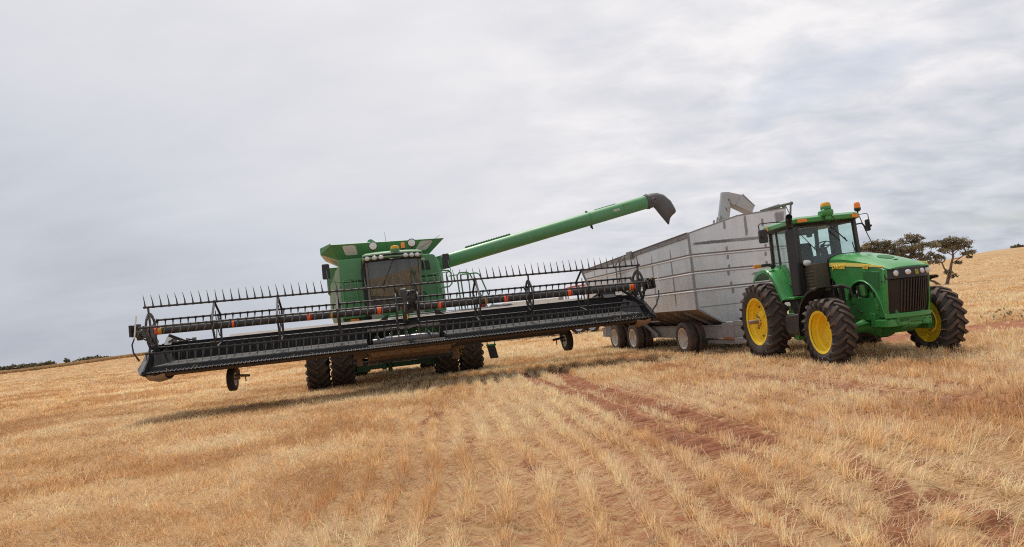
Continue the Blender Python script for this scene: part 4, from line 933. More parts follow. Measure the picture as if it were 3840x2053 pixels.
b.tube([(.30, -4.2, 2.75), (.24, -4.3, 2.6), (.30, -4.32, 2.4), (.4, -4.2, 2.3)], .018); b.tube([(.38, -4.2, 2.8), (.33, -4.32, 2.6), (.36, -4.3, 2.35)], .016)
P(b, 'reel_drive', BLACK_M, bevel=.01)
b = MB(); b.box(.20, .23, -4.38, -4.33, 1.98, 2.12); P(b, 'warning_strip', YEL_B)
for sx, x in ((-1, -6.86), (1, 7.62)):
    b = MB(); z0 = zc_(x); X = lambda a, c: (min(x + sx * a, x + sx * c), max(x + sx * a, x + sx * c))
    b.box(*X(-.02, .16), -4.2, -3.85, z0 - .12, z0 + .06); b.box(*X(.0, .10), -4.15, -3.9, z0 + .08, z0 + .22); b.box(*X(.14, .20), -4.3, -3.8, z0 - .11, z0 + .2); b.bar((x, -4.0, z0 - .13), (x - sx * .06, -3.8, z0 - .22), .03, .03); b.lathe([(-.05, .06), (.09, .06), (.09, 0)], c=(x, -4.22, z0 - .02), n=12)
    b.tube([(x - sx * .1, -4.1, z0 + .1), (x + sx * .06, -4.25, z0 + .16), (x + sx * .13, -4.2, z0 + .02)], .012); b.tube([(x + sx * .1, -4.2, z0 + .1), (x - sx * .02, -4.3, z0 - .05), (x - sx * .25, -3.7, z0 - .3)], .014)
    P(b, 'end_drive_box', BLACK, bevel=.008)
b = MB(); b.prism([(7.78, 2.28), (7.86, 2.28), (7.82, 2.48), (7.74, 2.48)], 'y', -4.22, -4.18, 0); b.prism([(7.79, 2.16), (7.88, 2.16), (7.86, 2.28), (7.78, 2.28)], 'y', -4.22, -4.18, 1); P(b, 'side_reflector', [YEL_B, GREEN_D])
b = MB(); b.prism([(-3.1, 2.0), (-2.75, 2.32), (-2.55, 2.32), (-2.4, 2.0)], 'x', 6.55, 6.95); b.lathe([(6.5, .16), (7.0, .16), (7.0, 0)], c=(0, -2.8, 2.12), n=16); b.bar((6.2, -2.8, 2.02), (6.75, -2.85, 2.32), .05, .06); b.box(6.1, 7.2, -3.0, -2.6, 1.96, 2.06); b.bar((7.1, -3.3, 2.2), (7.4, -3.2, 2.0), .06, .08); P(b, 'drive_housing', BLACK_M, bevel=.012)
b = MB(); b.prism([(-3.3, 1.98), (-2.9, 2.22), (-2.7, 2.2), (-2.6, 1.98)], 'x', -6.5, -6.3); b.bar((-6.4, -3.1, 2.25), (-6.0, -2.9, 2.02), .07, .08); b.bar((-6.5, -3.1, 2.0), (-5.9, -3.0, 2.06), .08, .05); b.prism([(-5.98, 2.03), (-5.98, 2.12), (-5.72, 2.06)], 'y', -3.0, -2.9); P(b, 'drive_housing', BLACK_M, bevel=.01)
b = MB()
for k in range(60):
    x = rnd.choice([rnd.uniform(6.0, 7.3), rnd.uniform(5.6, 6.9), rnd.uniform(-.2, .2), rnd.uniform(-6.4, 7.2)]); z0 = 2.03 if rnd.random() < .5 else 1.31; y0 = -2.85 if z0 > 2 else -4.7
    t = rnd.uniform(0, 3.14); l = rnd.uniform(.05, .16); b.bar((x, y0, z0 + .02), (x + l * math.cos(t), y0 + .05 * math.sin(t), z0 + .02 + abs(l * .5 * math.sin(t))), .007, .005)
o = P(b, 'straw_litter', MATS['straw_wisp'] if 'straw_wisp' in MATS else SKID); tag(o, kind='stuff')

# ================================================================ TRACTOR (X forward, Y to its left = picture right, Z up)
trac = thing('tractor', (7.495, 18.145, 0), R(-84.95), 'green row-crop tractor with yellow wheels hitched in front of the silver grain trailer', 'tractor')
T = lambda mb, name, mats, **k: mb.build(name, mats, trac, **k)
for sy in (-1, 1):
    rz = math.pi / 2 * sy
    wheel(trac, (0, sy * 1.255, .94), rz, 'rear', vdir=(1 if sy > 0 else -1), spin=.35 + sy * .1)
    wheel(trac, (2.95, sy * 1.20, .70), rz, 'front', vdir=(1 if sy > 0 else -1), spin=.2 + sy * .13)
# hood side panels with the wheel-arch cut-out
side = [(1.98, 2.20), (1.98, 1.82), (2.05, 1.80), (2.13, 1.70), (2.20, 1.48), (2.36, 1.34), (2.58, 1.31), (2.62, 1.44), (2.72, 1.57), (2.88, 1.66), (3.08, 1.70), (3.28, 1.67), (3.46, 1.58), (3.62, 1.42), (3.76, 1.20), (3.83, .98), (3.86, .90), (3.90, .93), (3.96, 1.2), (4.06, 1.86), (3.6, 1.97), (2.9, 2.10)]
for sy in (-1, 1):
    b = MB(); b.prism(side, 'y', sy * .455, sy * .425); o = T(b, 'hood_side', GREEN_T, smooth=25, bevel=.012)
    # rolled lip round the arch
    b = MB(); b.tube([(x, sy * .458, z) for x, z in side[5:16]], .02, n=8); b.build('arch_lip', GREEN_T, o, smooth=60)
    b = MB(); b.prism([(3.28, 1.88), (3.24, 1.74), (3.32, 1.71), (3.50, 1.63), (3.64, 1.50), (3.74, 1.46), (3.82, 1.84), (3.6, 1.865)], 'y', sy * .456, sy * .470); b.build('side_grille', material('green_mesh', (.02, .13, .03), .6, var=.3, vscale=60) if sy < 0 else MATS['green_mesh'], o, bevel=.01)
    b = MB(); b.prism([(2.0, 2.175), (2.0, 2.085), (2.6, 2.045), (3.2, 1.99), (3.7, 1.945), (4.0, 1.915), (4.02, 1.925), (3.98, 1.945), (3.7, 1.99), (3.2, 2.06), (2.6, 2.13)], 'y', sy * .457, sy * .463); st = b.build('hood_stripe', STRIPE, o)
    b = MB(); b.prism([(2.0, 2.085), (2.0, 2.072), (2.6, 2.032), (3.2, 1.977), (3.7, 1.933), (4.0, 1.905), (4.0, 1.915), (3.7, 1.945), (3.2, 1.99), (2.6, 2.045)], 'y', sy * .457, sy * .461); b.build('stripe_edge', BLACK, o)
def lettering(txt, x, z, size, width, slope, parent, mat, y=-.466, fat=.003):
    cu_ = bpy.data.curves.new('lettering', 'FONT'); cu_.body = txt; cu_.size = size; cu_.extrude = .004; cu_.offset = fat; cu_.space_character = .98
    o = bpy.data.objects.new('lettering', cu_); col.objects.link(o); o.data.materials.append(mat)
    bpy.context.view_layer.update(); w = o.dimensions.x or 1
    o.parent = parent; o.location = (x, y, z); o.rotation_euler = (R(90), slope, 0); o.scale = (width / w, 1, 1)
    me = bpy.data.meshes.new_from_object(o.evaluated_get(bpy.context.evaluated_depsgraph_get())); q = bpy.data.objects.new('lettering', me); col.objects.link(q); q.parent = parent; q.location = o.location; q.rotation_euler = o.rotation_euler; q.scale = o.scale
    bpy.data.objects.remove(o); q.name = 'lettering'; return q
hs = [o for o in trac.children if o.name.startswith('hood_side')][0]
LETTER = material('letter_yellow', (.98, .70, .10), .4, var=.02)
SHADOWL = material('letter_edge', (.10, .07, .015), .5)
lettering('JOHN DEERE', 2.125, 2.026, .112, .52, R(3.6), hs, LETTER, -.472)
lettering('8120', 3.30, 1.944, .110, .19, R(4.5), hs, LETTER, -.472)
lettering('JOHN DEERE', 2.131, 2.020, .112, .52, R(3.6), hs, SHADOWL, -.4655, .001)
lettering('8120', 3.306, 1.938, .110, .19, R(4.5), hs, SHADOWL, -.4655, .001)
# hood top
def hood_ring(x, z, hw, zs, cr):
    pts = []
    for i in range(13):
        a = -1 + 2 * i / 12; s = abs(a)
        pts.append((x, a * hw, z - cr * (s ** 3.2)))
    return [(x, -hw, zs)] + pts + [(x, hw, zs)]
b = MB(); b.loft([hood_ring(1.97, 2.335, .45, 2.19, .10), hood_ring(2.05, 2.35, .455, 2.17, .10), hood_ring(2.5, 2.31, .456, 2.12, .10), hood_ring(3.0, 2.23, .456, 2.05, .10), hood_ring(3.5, 2.115, .456, 1.97, .085), hood_ring(3.85, 2.02, .45, 1.90, .075), hood_ring(4.02, 1.955, .44, 1.87, .06), hood_ring(4.12, 1.90, .42, 1.86, .03)])
hood = T(b, 'hood', GREEN_T, smooth=50)
b = MB(); b.loft([[(x, y, z) for x, y, z in [(3.40 + .2 * math.cos(2 * math.pi * k / 16), .14 * math.sin(2 * math.pi * k / 16), 2.142 + d - .05 * math.cos(2 * math.pi * k / 16))  for k in range(16)]] for d in (-.01, .006)]); b.build('hood_vent', MATS['green_mesh'], hood)
b = MB(); b.box(3.68, 3.74, -.05, .05, 2.055, 2.075); b.build('hood_latch', STEEL, hood, bevel=.01)
b = MB(); b.loft([hood_ring(1.93, 2.36, .47, 1.80, .09), hood_ring(2.0, 2.365, .475, 1.80, .09)]); T(b, 'hood_seal', BLACK, smooth=40)
# front: lamp band, grille, frame
def face(x, hw, bow, n=10): return [(x - bow * (abs(-1 + 2 * i / n) ** 2.2), -hw + 2 * hw * i / n) for i in range(n + 1)]
def band(x, hw, bow, z0, z1, tilt=0):
    f = face(x, hw, bow); b_ = [(3.9, hw), (3.9, -hw)]
    return [[(p[0], p[1], z0) for p in f] + [(3.9, hw * .98, z0), (3.9, -hw * .98, z0)], [(p[0] + tilt, p[1], z1) for p in f] + [(3.9, hw * .98, z1), (3.9, -hw * .98, z1)]]
b = MB(); b.loft(band(4.19, .47, .17, 1.66, 1.875, -.03)); lb = T(b, 'lamp_panel', BLACK, smooth=40, bevel=.015)
for yy, rx, rz_ in ((-.30, .068, .062), (-.085, .066, .052), (.225, .046, .052), (.385, .062, .062)):
    xx = 4.185 - .17 * (abs(yy) / .47) ** 2.2
    b = MB(); b.ball((0, 0, 0), .03, rx, rz_, n=18); o = b.build('headlamp', LENS, lb); o.location = (xx, yy, 1.775); o.rotation_euler = (0, 0, -math.copysign((abs(yy) / .47) ** 1.2 * .5, -yy) * -1)
b = MB(); xx = 4.192
b.prism([(.062 + .06 * u, 1.715 + .10 * w) for u, w in ((.15, 0), (.85, 0), (1, .15), (1, .8), (.8, 1), (.2, 1), (0, .8), (0, .15))], 'x', xx - .03, xx, 0)
b.prism([(.069 + .046 * u, 1.722 + .086 * w) for u, w in ((.15, 0), (.85, 0), (1, .15), (1, .8), (.8, 1), (.2, 1), (0, .8), (0, .15))], 'x', xx - .02, xx + .003, 1)
b.prism([(.074 + .038 * u, 1.738 + .052 * w) for u, w in ((0, .0), (.5, .12), (.95, .0), (1, .14), (.72, .3), (.95, .42), (1.0, .55), (.6, .46), (.35, .5), (.25, .95), (.12, 1.0), (.2, .55), (.1, .3))], 'x', xx, xx + .006, 0)
b.build('badge', [YEL_B, GREEN_T], lb)
GRIL = material('grille_black', (.014, .012, .012), .5, var=.3, dust=.2, dustcol=(.06, .05, .045))
b = MB()
f0, f1 = face(4.165, .475, .18), face(3.99, .44, .15)
b.loft([[(p[0], p[1], 1.65) for p in f0] + [(3.85, .46, 1.65), (3.85, -.46, 1.65)], [(p[0], p[1], .985) for p in f1] + [(3.85, .42, .985), (3.85, -.42, .985)]])
gr = T(b, 'grille', GRIL, smooth=40, bevel=.01)
b = MB()
for k in range(11):
    y = -.22 + .058 * k; a0 = 4.17 - .18 * (abs(y) / .475) ** 2.2; a1 = 3.995 - .15 * (abs(y) / .44) ** 2.2
    b.bar((a1 + .016, y * .96, 1.0), (a0 + .016, y, 1.64), .022, .03, 0, up=(1, 0, 0))
b.build('grille_slat', material('slat_brown', (.036, .030, .028), .5, var=.2, dust=.12), gr, bevel=.006)
b = MB(); b.prism([(4.17, 1.652), (4.172, 1.658), (4.0, 1.658), (4.0, 1.652)], 'y', -.2, .2); b.build('grille_trim', BLACK, gr)
b = MB(); f = face(4.02, .49, .14)
b.loft([[(p[0], p[1], z) for p in f] + [(3.8, .46, z), (3.8, -.46, z)] for z in (.885, .98)])
for sy in (-1, 1): b.loft([[(3.84, sy * .47, .9), (3.90, sy * .43, .9), (3.90, sy * .40, .95), (3.80, sy * .45, .95)], [(3.90, sy * .485, 1.25), (3.96, sy * .455, 1.25), (3.95, sy * .435, 1.25), (3.82, sy * .455, 1.25)], [(3.98, sy * .475, 1.88), (4.06, sy * .45, 1.88), (4.04, sy * .43, 1.88), (3.9, sy * .455, 1.88)]])
T(b, 'front_cowl', GREEN_T, smooth=40, bevel=.012)
b = MB(); b.prism([(3.5, -.48), (3.78, -.48), (3.92, -.40), (3.92, .40), (3.78, .46), (3.5, .46)], 'z', .715, .865); b.box(3.91, 3.95, -.26, -.02, .73, .87); b.box(3.91, 3.95, .25, .43, .715, .86)
fb = T(b, 'front_bracket', GREEN_T, bevel=.01)
b = MB()
for y, z in ((-.22, .83), (-.07, .83), (-.22, .76), (-.07, .76), (.29, .82), (.39, .82), (.29, .75), (.39, .75)): b.lathe([(3.948, .014), (3.953, .014), (3.953, 0)], c=(0, y, z), n=8)
b.build('bracket_bolts', BLACK, fb)
# engine, chassis rails and front axle
b = MB(); b.box(1.9, 3.95, -.30, .30, .78, 1.45); b.box(2.2, 3.6, -.26, .26, 1.4, 1.95); b.box(2.62, 3.5, -.40, .4, .86, 1.18)
b.prism([(2.65, 1.18), (2.70, 1.32), (2.95, 1.36), (3.2, 1.30), (3.35, 1.36), (3.5, 1.30), (3.55, .98), (3.2, .84), (2.7, .86)], 'y', -.41, -.34); b.box(3.48, 3.7, -.40, -.3, .9, 1.4); b.box(2.62, 2.76, -.42, -.34, 1.2, 1.42)
b.box(3.35, 3.43, -.43, -.36, 1.30, 1.42); b.box(3.48, 3.58, -.43, -.36, 1.05, 1.18)
T(b, 'engine', GREEN_D, bevel=.02)
b = MB(); b.lathe([(1.38, .075), (1.54, .085), (1.60, .09), (1.62, .07), (1.62, 0)], c=(3.05, -.36, 0), ax='z', n=18); b.lathe([(1.36, .045), (1.4, .05), (1.4, 0)], c=(3.05, -.36, 0), ax='z', n=12); T(b, 'oil_filter', GREEN_T)
b = MB(); b.lathe([(1.36, .04), (1.60, .045), (1.62, 0)], c=(2.88, -.38, 0), ax='z', n=14, m=0); b.lathe([(1.32, .03), (1.36, .03)], c=(2.88, -.38, 0), ax='z', n=12, m=1); b.box(2.865, 2.895, -.428, -.42, 1.44, 1.5, 1); T(b, 'fuel_filter', [BLACK, WHITE])
b = MB(); b.tube([(2.8, -.33, 1.6), (3.0, -.40, 1.66), (3.2, -.38, 1.6), (3.3, -.34, 1.45)], .018); b.tube([(3.2, -.34, 1.65), (3.36, -.38, 1.55), (3.42, -.36, 1.4)], .02); b.tube([(2.75, -.36, 1.25), (2.78, -.42, 1.1), (3.0, -.43, 1.02)], .014); T(b, 'hose', BLACK)
b = MB(); b.tube([(2.95, -.95, .70), (2.95, -.6, .70), (2.95, -.40, .74), (2.95, -.2, .70)], [.10, .10, .14, .18], n=14); b.tube([(2.95, .95, .70), (2.95, .6, .70), (2.95, .40, .74), (2.95, .2, .70)], [.10, .10, .14, .18], n=14); b.ball((2.95, .0, .66), .28, .30, .22, n=16); b.tube([(3.1, -.9, .72), (3.12, -.35, .80)], .03); b.tube([(3.1, .9, .72), (3.12, .35, .80)], .03)
b.box(2.75, 3.2, -1.0, -.86, .55, .86); b.box(2.75, 3.2, .86, 1.0, .55, .86); b.prism([(2.6, .62), (2.6, .82), (3.75, .80), (3.95, .70), (3.7, .58), (3.0, .52)], 'y', -.16, .16); b.box(3.25, 3.4, -.42, -.34, .70, 1.0)
T(b, 'front_axle', GREEN_D, smooth=40, bevel=.012)
b = MB(); b.tube([(0, -1.15, .94), (0, 1.15, .94)], .12); b.box(-.5, 1.2, -.35, .35, .6, 1.25); b.box(.9, 2.6, -.25, .25, .62, 1.0); T(b, 'rear_axle', GREEN_D, bevel=.02)
# front mudguards (black, behind and over the steering wheels)
for sy in (-1, 1):
    b = MB(); a0, a1, n = 88, 186, 14; ro, cz = .96, .70
    outer = []
    rings = []
    for i in range(n + 1):
        t = R(a0 + (a1 - a0) * i / n); ca, sa = math.cos(t), math.sin(t)
        pr = [(ro - .07, 1.40), (ro - .02, 1.405), (ro, 1.36), (ro + .008, 1.15), (ro, .97), (ro - .012, .96), (ro - .012, 1.15), (ro - .02, 1.35)]
        rings.append([(2.95 + r_ * ca, sy * y, cz + r_ * sa) for r_, y in pr])
    b.loft(rings); fd = T(b, 'front_mudguard', BLACK, smooth=40)
    b = MB(); b.tube([(2.90, sy * .98, 1.63), (3.0, sy * .80, 1.64), (3.12, sy * .70, 1.56), (3.13, sy * .66, 1.36)], .033, n=10); b.box(2.66, 2.76, min(sy * .62, sy * .7), max(sy * .62, sy * .7), 1.2, 1.66); b.box(2.7, 2.9, min(sy * .7, sy * 1.1), max(sy * .7, sy * 1.1), 1.595, 1.64); b.build('mudguard_bracket', BLACK, fd)
# side step / tool box
for sy in (-1, 1):
    b = MB(); b.prism([(1.22, .70), (1.20, .98), (1.30, 1.06), (1.85, 1.10), (1.9, .70), (1.7, .62), (1.3, .62)], 'y', sy * 1.30, sy * .78); tb = T(b, 'battery_box', BLACK, bevel=.03)
    b = MB(); b.prism([(.95, 1.42), (1.35, 1.42), (1.5, 1.0), (1.2, 1.0)], 'y', sy * 1.02, sy * .80); b.build('box_support', BLACK, tb, bevel=.02)
b = MB(); b.box(1.45, 1.6, -1.2, -1.0, .48, .62); b.tube([(1.0, -1.0, .5), (1.8, -.9, .55)], .03); T(b, 'step_bracket', GREEN_D)
# rear mudguards
prof = [(-.62, 1.98), (-.50, 2.10), (-.30, 2.20), (-.05, 2.245), (.18, 2.235), (.40, 2.14), (.58, 1.98), (.72, 1.80), (.84, 1.60), (.96, 1.44)]
for sy in (-1, 1):
    b = MB(); rings = []
    for i, (x, z) in enumerate(prof):
        i0, i1 = max(i - 1, 0), min(i + 1, len(prof) - 1); d = Vector((prof[i1][0] - prof[i0][0], prof[i1][1] - prof[i0][1])).normalized(); nx, nz = d.y, -d.x   # inward
        rings.append([(x + nx * .10, sy * 1.16, z + nz * .10), (x + nx * .02, sy * 1.155, z + nz * .02), (x, sy * 1.12, z), (x - .0, sy * .9, z + .015), (x, sy * .72, z + .01), (x + nx * .02, sy * .72, z + nz * .02), (x + nx * .02, sy * 1.10, z + nz * .02), (x + nx * .10, sy * 1.145, z + nz * .10)])
    b.loft(rings); fd = T(b, 'rear_mudguard', GREEN_T, smooth=40)
    b = MB(); b.prism([(.30, 2.16), (.05, 2.22), (.10, 2.30), (.45, 2.30), (.62, 2.1), (.98, 1.44), (.9, 1.44)], 'y', sy * .80, sy * .72); b.prism([(.86, 1.42), (1.40, 1.42), (1.40, 1.475), (.86, 1.475)], 'y', sy * 1.10, sy * .60); b.build('guard_panel', GREEN_T, fd, bevel=.012)
    b = MB(); b.tube([(.30, sy * 1.0, 2.22), (.30, sy * 1.02, 2.30), (.28, sy * 1.10, 2.335), (.25, sy * 1.30, 2.33)], .04, n=8, flat=.8); lampb = b.build('lamp_arm', BLACK, fd, bevel=.005)
    b = MB(); b.box(.22, .30, min(sy * 1.28, sy * 1.40), max(sy * 1.28, sy * 1.40), 2.29, 2.36, 0); b.box(.22, .30, min(sy * 1.40, sy * 1.46), max(sy * 1.40, sy * 1.46), 2.27, 2.37, 1); b.build('marker_lamp', [YEL_B, ORANGE], lampb, bevel=.01)
# ---- cab
YR, YLf = -.78, .70
b = MB(); b.box(-.1, 1.35, -.70, .64, 1.35, 1.75); b.box(.05, 1.45, -.55, .5, 1.15, 1.4); b.box(1.2, 1.96, -.42, .42, 1.3, 2.2); T(b, 'cab_floor', BLACK, bevel=.02)
b = MB()
b.bar((1.42, -.84, 2.22), (1.30, -.76, 3.16), .08, .07); b.bar((1.42, -.84, 1.5), (1.42, -.84, 2.25), .07, .07)
b.bar((1.42, .62, 2.2), (1.30, .67, 3.16), .10, .08); b.bar((1.42, .62, 1.5), (1.42, .62, 2.25), .07, .07)
b.bar((.30, -.78, 2.2), (.24, -.77, 3.18), .05, .05); b.bar((.30, .72, 2.2), (.24, .70, 3.18), .05, .05)
b.bar((-.35, -.66, 2.0), (-.30, -.66, 3.2), .07, .09); b.bar((-.35, .58, 2.0), (-.30, .58, 3.2), .07, .09)
b.bar((1.30, -.78, 3.15), (1.30, .68, 3.15), .07, .10); b.bar((.2, -.78, 3.17), (1.30, -.77, 3.15), .06, .07); b.bar((.2, .70, 3.17), (1.30, .68, 3.15), .06, .07); b.bar((-.3, -.68, 3.18), (-.3, .6, 3.18), .06, .07); b.bar((-.35, -.66, 2.1), (-.35, .6, 2.1), .06, .06)
b.bar((.30, -.79, 1.9), (1.42, -.84, 1.6), .05, .05); b.bar((.45, .72, 1.6), (.45, .70, 3.16), .10, .09)
cabf = T(b, 'cab_frame', material('cab_black', (.030, .032, .031), .45, var=.15, dust=.2), bevel=.012)
b = MB(); b.quadsheet((1.425, -.80, 2.20), (1.425, .58, 2.20), (1.305, .63, 3.12), (1.305, -.72, 3.12), .008); b.build('windscreen', GLASS_T, cabf, smooth=0)
b = MB()
b.add([(1.40, -.845, 1.55), (1.40, -.845, 2.2), (1.28, -.772, 3.12), (.28, -.775, 3.14), (.33, -.785, 2.25), (.75, -.80, 1.75), (1.40, -.837, 1.55), (1.40, -.837, 2.2), (1.28, -.764, 3.12), (.28, -.767, 3.14), (.33, -.777, 2.25), (.75, -.792, 1.75)], [(0, 1, 2, 3, 4, 5), (11, 10, 9, 8, 7, 6)]); b.build('door_glass', GLASS_T, cabf, smooth=0)
for q in (((.28, -.77, 2.25), (-.32, -.67, 2.1), (-.28, -.67, 3.14), (.22, -.77, 3.14)), ((.28, .71, 2.25), (-.32, .59, 2.1), (-.28, .59, 3.14), (.22, .69, 3.14)), ((1.40, .64, 2.0), (.35, .72, 2.0), (.28, .70, 3.12), (1.28, .67, 3.12)), ((-.34, -.62, 2.12), (-.34, .55, 2.12), (-.30, .55, 3.14), (-.30, -.62, 3.14))):
    b = MB(); b.quadsheet(*q, .008); b.build('side_window', GLASS_T, cabf, smooth=0)
def roof_ring(z, x0, x1, hw, cut):
    return [(x0, -hw * .78 - .03, z), (x0 + .25, -hw, z), (x1 - cut, -hw, z), (x1, -hw + cut * .8, z), (x1 + .035, 0, z), (x1, hw - cut * .8, z), (x1 - cut, hw, z), (x0 + .25, hw, z), (x0, hw * .78 + .03, z)]
sh = lambda ring, dy=-.045: [(x, y + dy, z) for x, y, z in ring]
b = MB(); b.loft([sh(roof_ring(3.19, -.42, 1.40, .84, .10)), sh(roof_ring(3.205, -.44, 1.44, .86, .10)), sh(roof_ring(3.30, -.44, 1.45, .86, .10)), sh(roof_ring(3.355, -.38, 1.34, .80, .12)), sh(roof_ring(3.375, -.2, 1.0, .6, .2))])
rf = T(b, 'cab_roof', GREEN_T, smooth=35, bevel=.01)
b = MB(); b.loft([sh(roof_ring(3.13, -.36, 1.33, .77, .10)), sh(roof_ring(3.188, -.40, 1.38, .82, .10))]); b.build('roof_lining', BLACK, rf)
for y0, y1 in ((-.80, -.57), (.55, .71)):
    b = MB(); b.loft([[(1.38, y0, z), (1.468, y0, z), (1.482, y1, z), (1.38, y1, z)] if y0 < 0 else [(1.38, y0, z), (1.482, y0, z), (1.468, y1, z), (1.38, y1, z)] for z in (3.212, 3.292)]); b.build('indicator_lamp', ORANGE, rf)
b = MB(); b.box(.05, .12, -.915, -.89, 3.20, 3.29); b.build('indicator_lamp', ORANGE, rf)
b = MB(); b.prism([(1.30, 3.30), (1.56, 3.30), (1.60, 3.40), (1.56, 3.46), (1.30, 3.44)], 'y', -.20, .06); b.box(1.42, 1.54, -.14, .02, 3.2, 3.32); b.build('receiver_bracket', GREEN_T, rf, bevel=.03)
b = MB(); b.lathe([(3.45, .10), (3.47, .12), (3.52, .122), (3.53, .118)], c=(1.46, -.06, 0), ax='z', n=22, m=0); b.lathe([(3.53, .118), (3.58, .112), (3.62, .085), (3.635, 0)], c=(1.46, -.06, 0), ax='z', n=22, m=1); T(b, 'satellite_receiver', [GREEN_T, YEL_B])
b = MB(); b.tube([(1.50, -.17, 3.30), (1.52, -.19, 3.2), (1.52, -.12, 3.14), (1.52, -.02, 3.18), (1.50, .0, 3.28)], .01); b.tube([(1.50, .04, 3.3), (1.52, .09, 3.2), (1.48, .12, 3.08)], .009); T(b, 'receiver_cable', BLACK)
b = MB(); b.bar((1.43, -.02, 3.10), (1.46, .36, 2.66), .028, .02); b.bar((1.43, .05, 3.06), (1.43, .5, 3.12), .02, .015); b.bar((1.46, .34, 2.68), (1.46, .30, 2.76), .02, .02); T(b, 'wiper', BLACK)
b = MB(); b.bar((1.36, -.72, 2.95), (1.40, -.38, 2.50), .018, .012); T(b, 'wiper', BLACK)
b = MB(); b.tube([(1.45, .50, 2.62), (1.50, .46, 2.6), (1.51, .48, 2.46), (1.46, .53, 2.42)], .012); T(b, 'grab_handle', BLACK)
# interior
b = MB(); b.prism([(.05, 1.75), (.0, 2.15), (.65, 2.18), (.65, 1.75)], 'y', -.42, .18); b.prism([(.12, 2.15), (-.05, 2.62), (.02, 2.80), (.18, 2.78), (.30, 2.18)], 'y', -.38, .16); b.box(.15, .6, -.5, -.40, 2.2, 2.36); T(b, 'driver_seat', SEAT, bevel=.05)
b = MB(); b.bar((1.25, -.02, 1.8), (1.02, -.02, 2.58), .12, .16); sw = T(b, 'steering_column', SEAT, bevel=.02)
b = MB(); b.lathe([(-.015, .185), (0, .20), (.015, .185), (0, .17)], n=28, closed=True, ax='z'); b.bar((-.18, 0, 0), (.18, 0, 0), .03, .02); b.bar((0, 0, 0), (0, .18, 0), .03, .02); b.lathe([(-.02, .06), (.02, .05), (.02, 0)], ax='z', n=12); o = b.build('steering_wheel', BLACK, sw); o.location = (.98, -.0, 2.64); o.rotation_euler = (0, R(-28), 0)
b = MB(); b.box(1.1, 1.3, -.35, .35, 2.15, 2.40); T(b, 'cab_console', SEAT, bevel=.03)
b = MB(); b.box(.9, 1.2, -.55, -.25, 2.94, 3.08); b.box(1.1, 1.25, -.45, -.35, 2.86, 2.96); T(b, 'radio_unit', SEAT, bevel=.03)
b = MB(); b.box(.75, .95, .35, .5, 2.1, 2.6); T(b, 'monitor', SEAT, bevel=.03)
b = MB(); b.box(.42, .55, .50, .66, 1.75, 3.1); T(b, 'rear_pillar_trim', SEAT, bevel=.02)
b = MB(); b.prism([(1.3, 1.55), (1.3, 2.12), (1.36, 2.16), (1.95, 2.2), (1.95, 1.55)], 'y', -.80, -.46)
for k in range(6): b.box(1.5, 1.9, -.815, -.79, 1.62 + .075 * k, 1.655 + .075 * k)
T(b, 'cowl_intake', material('cowl_brown', (.085, .075, .050), .6, var=.2), bevel=.02)
# work light on the right pillar, exhaust, mirrors, beacon
b = MB(); b.ball((1.62, -.78, 2.24), .05, .098, .075, n=18, m=0); b.lathe([(1.52, .05), (1.58, .09), (1.62, .085)], c=(0, -.78, 2.24), n=16, m=1); b.box(1.45, 1.55, -.8, -.74, 2.12, 2.26, 1); T(b, 'work_light', [LENS, BLACK])
b = MB(); b.lathe([(1.50, .105), (1.52, .122), (3.02, .122), (3.06, .115), (3.07, .07)], c=(1.50, -1.03, 0), ax='z', n=24); b.tube([(1.50, -1.03, 3.05), (1.51, -1.03, 3.16), (1.56, -1.06, 3.25), (1.66, -1.10, 3.31), (1.74, -1.13, 3.34)], .075, n=16, caps=False); ex = T(b, 'exhaust_stack', BLACK, smooth=40); md = ex.modifiers.new('thick', 'SOLIDIFY'); md.thickness = .006
b = MB(); b.lathe([(-.01, .066), (0, 0)], n=16); o = b.build('exhaust_mouth', material('mouth_black', (.004, .004, .004), .9), ex); o.location = (1.70, -1.115, 3.326); o.rotation_euler = (0, R(-22), R(-20))  # near-black disc closing the open end of the pipe
b = MB(); b.tube([(1.2, -.88, 3.28), (1.22, -1.3, 3.30), (1.25, -1.62, 3.29), (1.25, -1.66, 3.26), (1.27, -1.67, 2.97)], .013, n=6); b.tube([(1.21, -1.15, 3.295), (1.21, -1.19, 3.295)], .02, n=6)
mr_ = T(b, 'mirror_arm', BLACK)
b = MB(); b.loft([[(1.30 + xx, -1.60 + a * .10, 2.98 + c * .155) for a, c in ((-.85, -1), (.85, -1), (1, -.85), (1, .85), (.85, 1), (-.85, 1), (-1, .85), (-1, -.85))] for xx in (-.04, .03)]); b.ball((1.345, -1.63, 2.98), .03, .04, .045); b.build('mirror', BLACK, mr_, bevel=.02)
b = MB(); b.tube([(1.32, .72, 3.05), (1.34, .85, 3.06), (1.34, .90, 3.0), (1.34, .93, 2.88), (1.34, 1.02, 2.90)], .02, n=6); b.tube([(1.3, .82, 3.30), (1.34, .93, 2.86), (1.42, 1.06, 2.36)], .012, n=6); b.tube([(1.3, .74, 3.27), (1.3, 1.02, 3.29), (1.3, 1.06, 3.26), (1.32, 1.05, 2.9)], .010, n=6); mr2 = T(b, 'mirror_arm', BLACK)
b = MB(); b.loft([[(1.33 + xx * .6 + a * .10, 1.0 - a * .012 + xx, 3.0 + c * .14) for a, c in ((-.85, -1), (.85, -1), (1, -.85), (1, .85), (.85, 1), (-.85, 1), (-1, .85), (-1, -.85))] for xx in (-.015, .015)]); b.ball((1.37, 1.05, 2.98), .03, .03, .03); b.build('mirror', BLACK, mr2, bevel=.012)
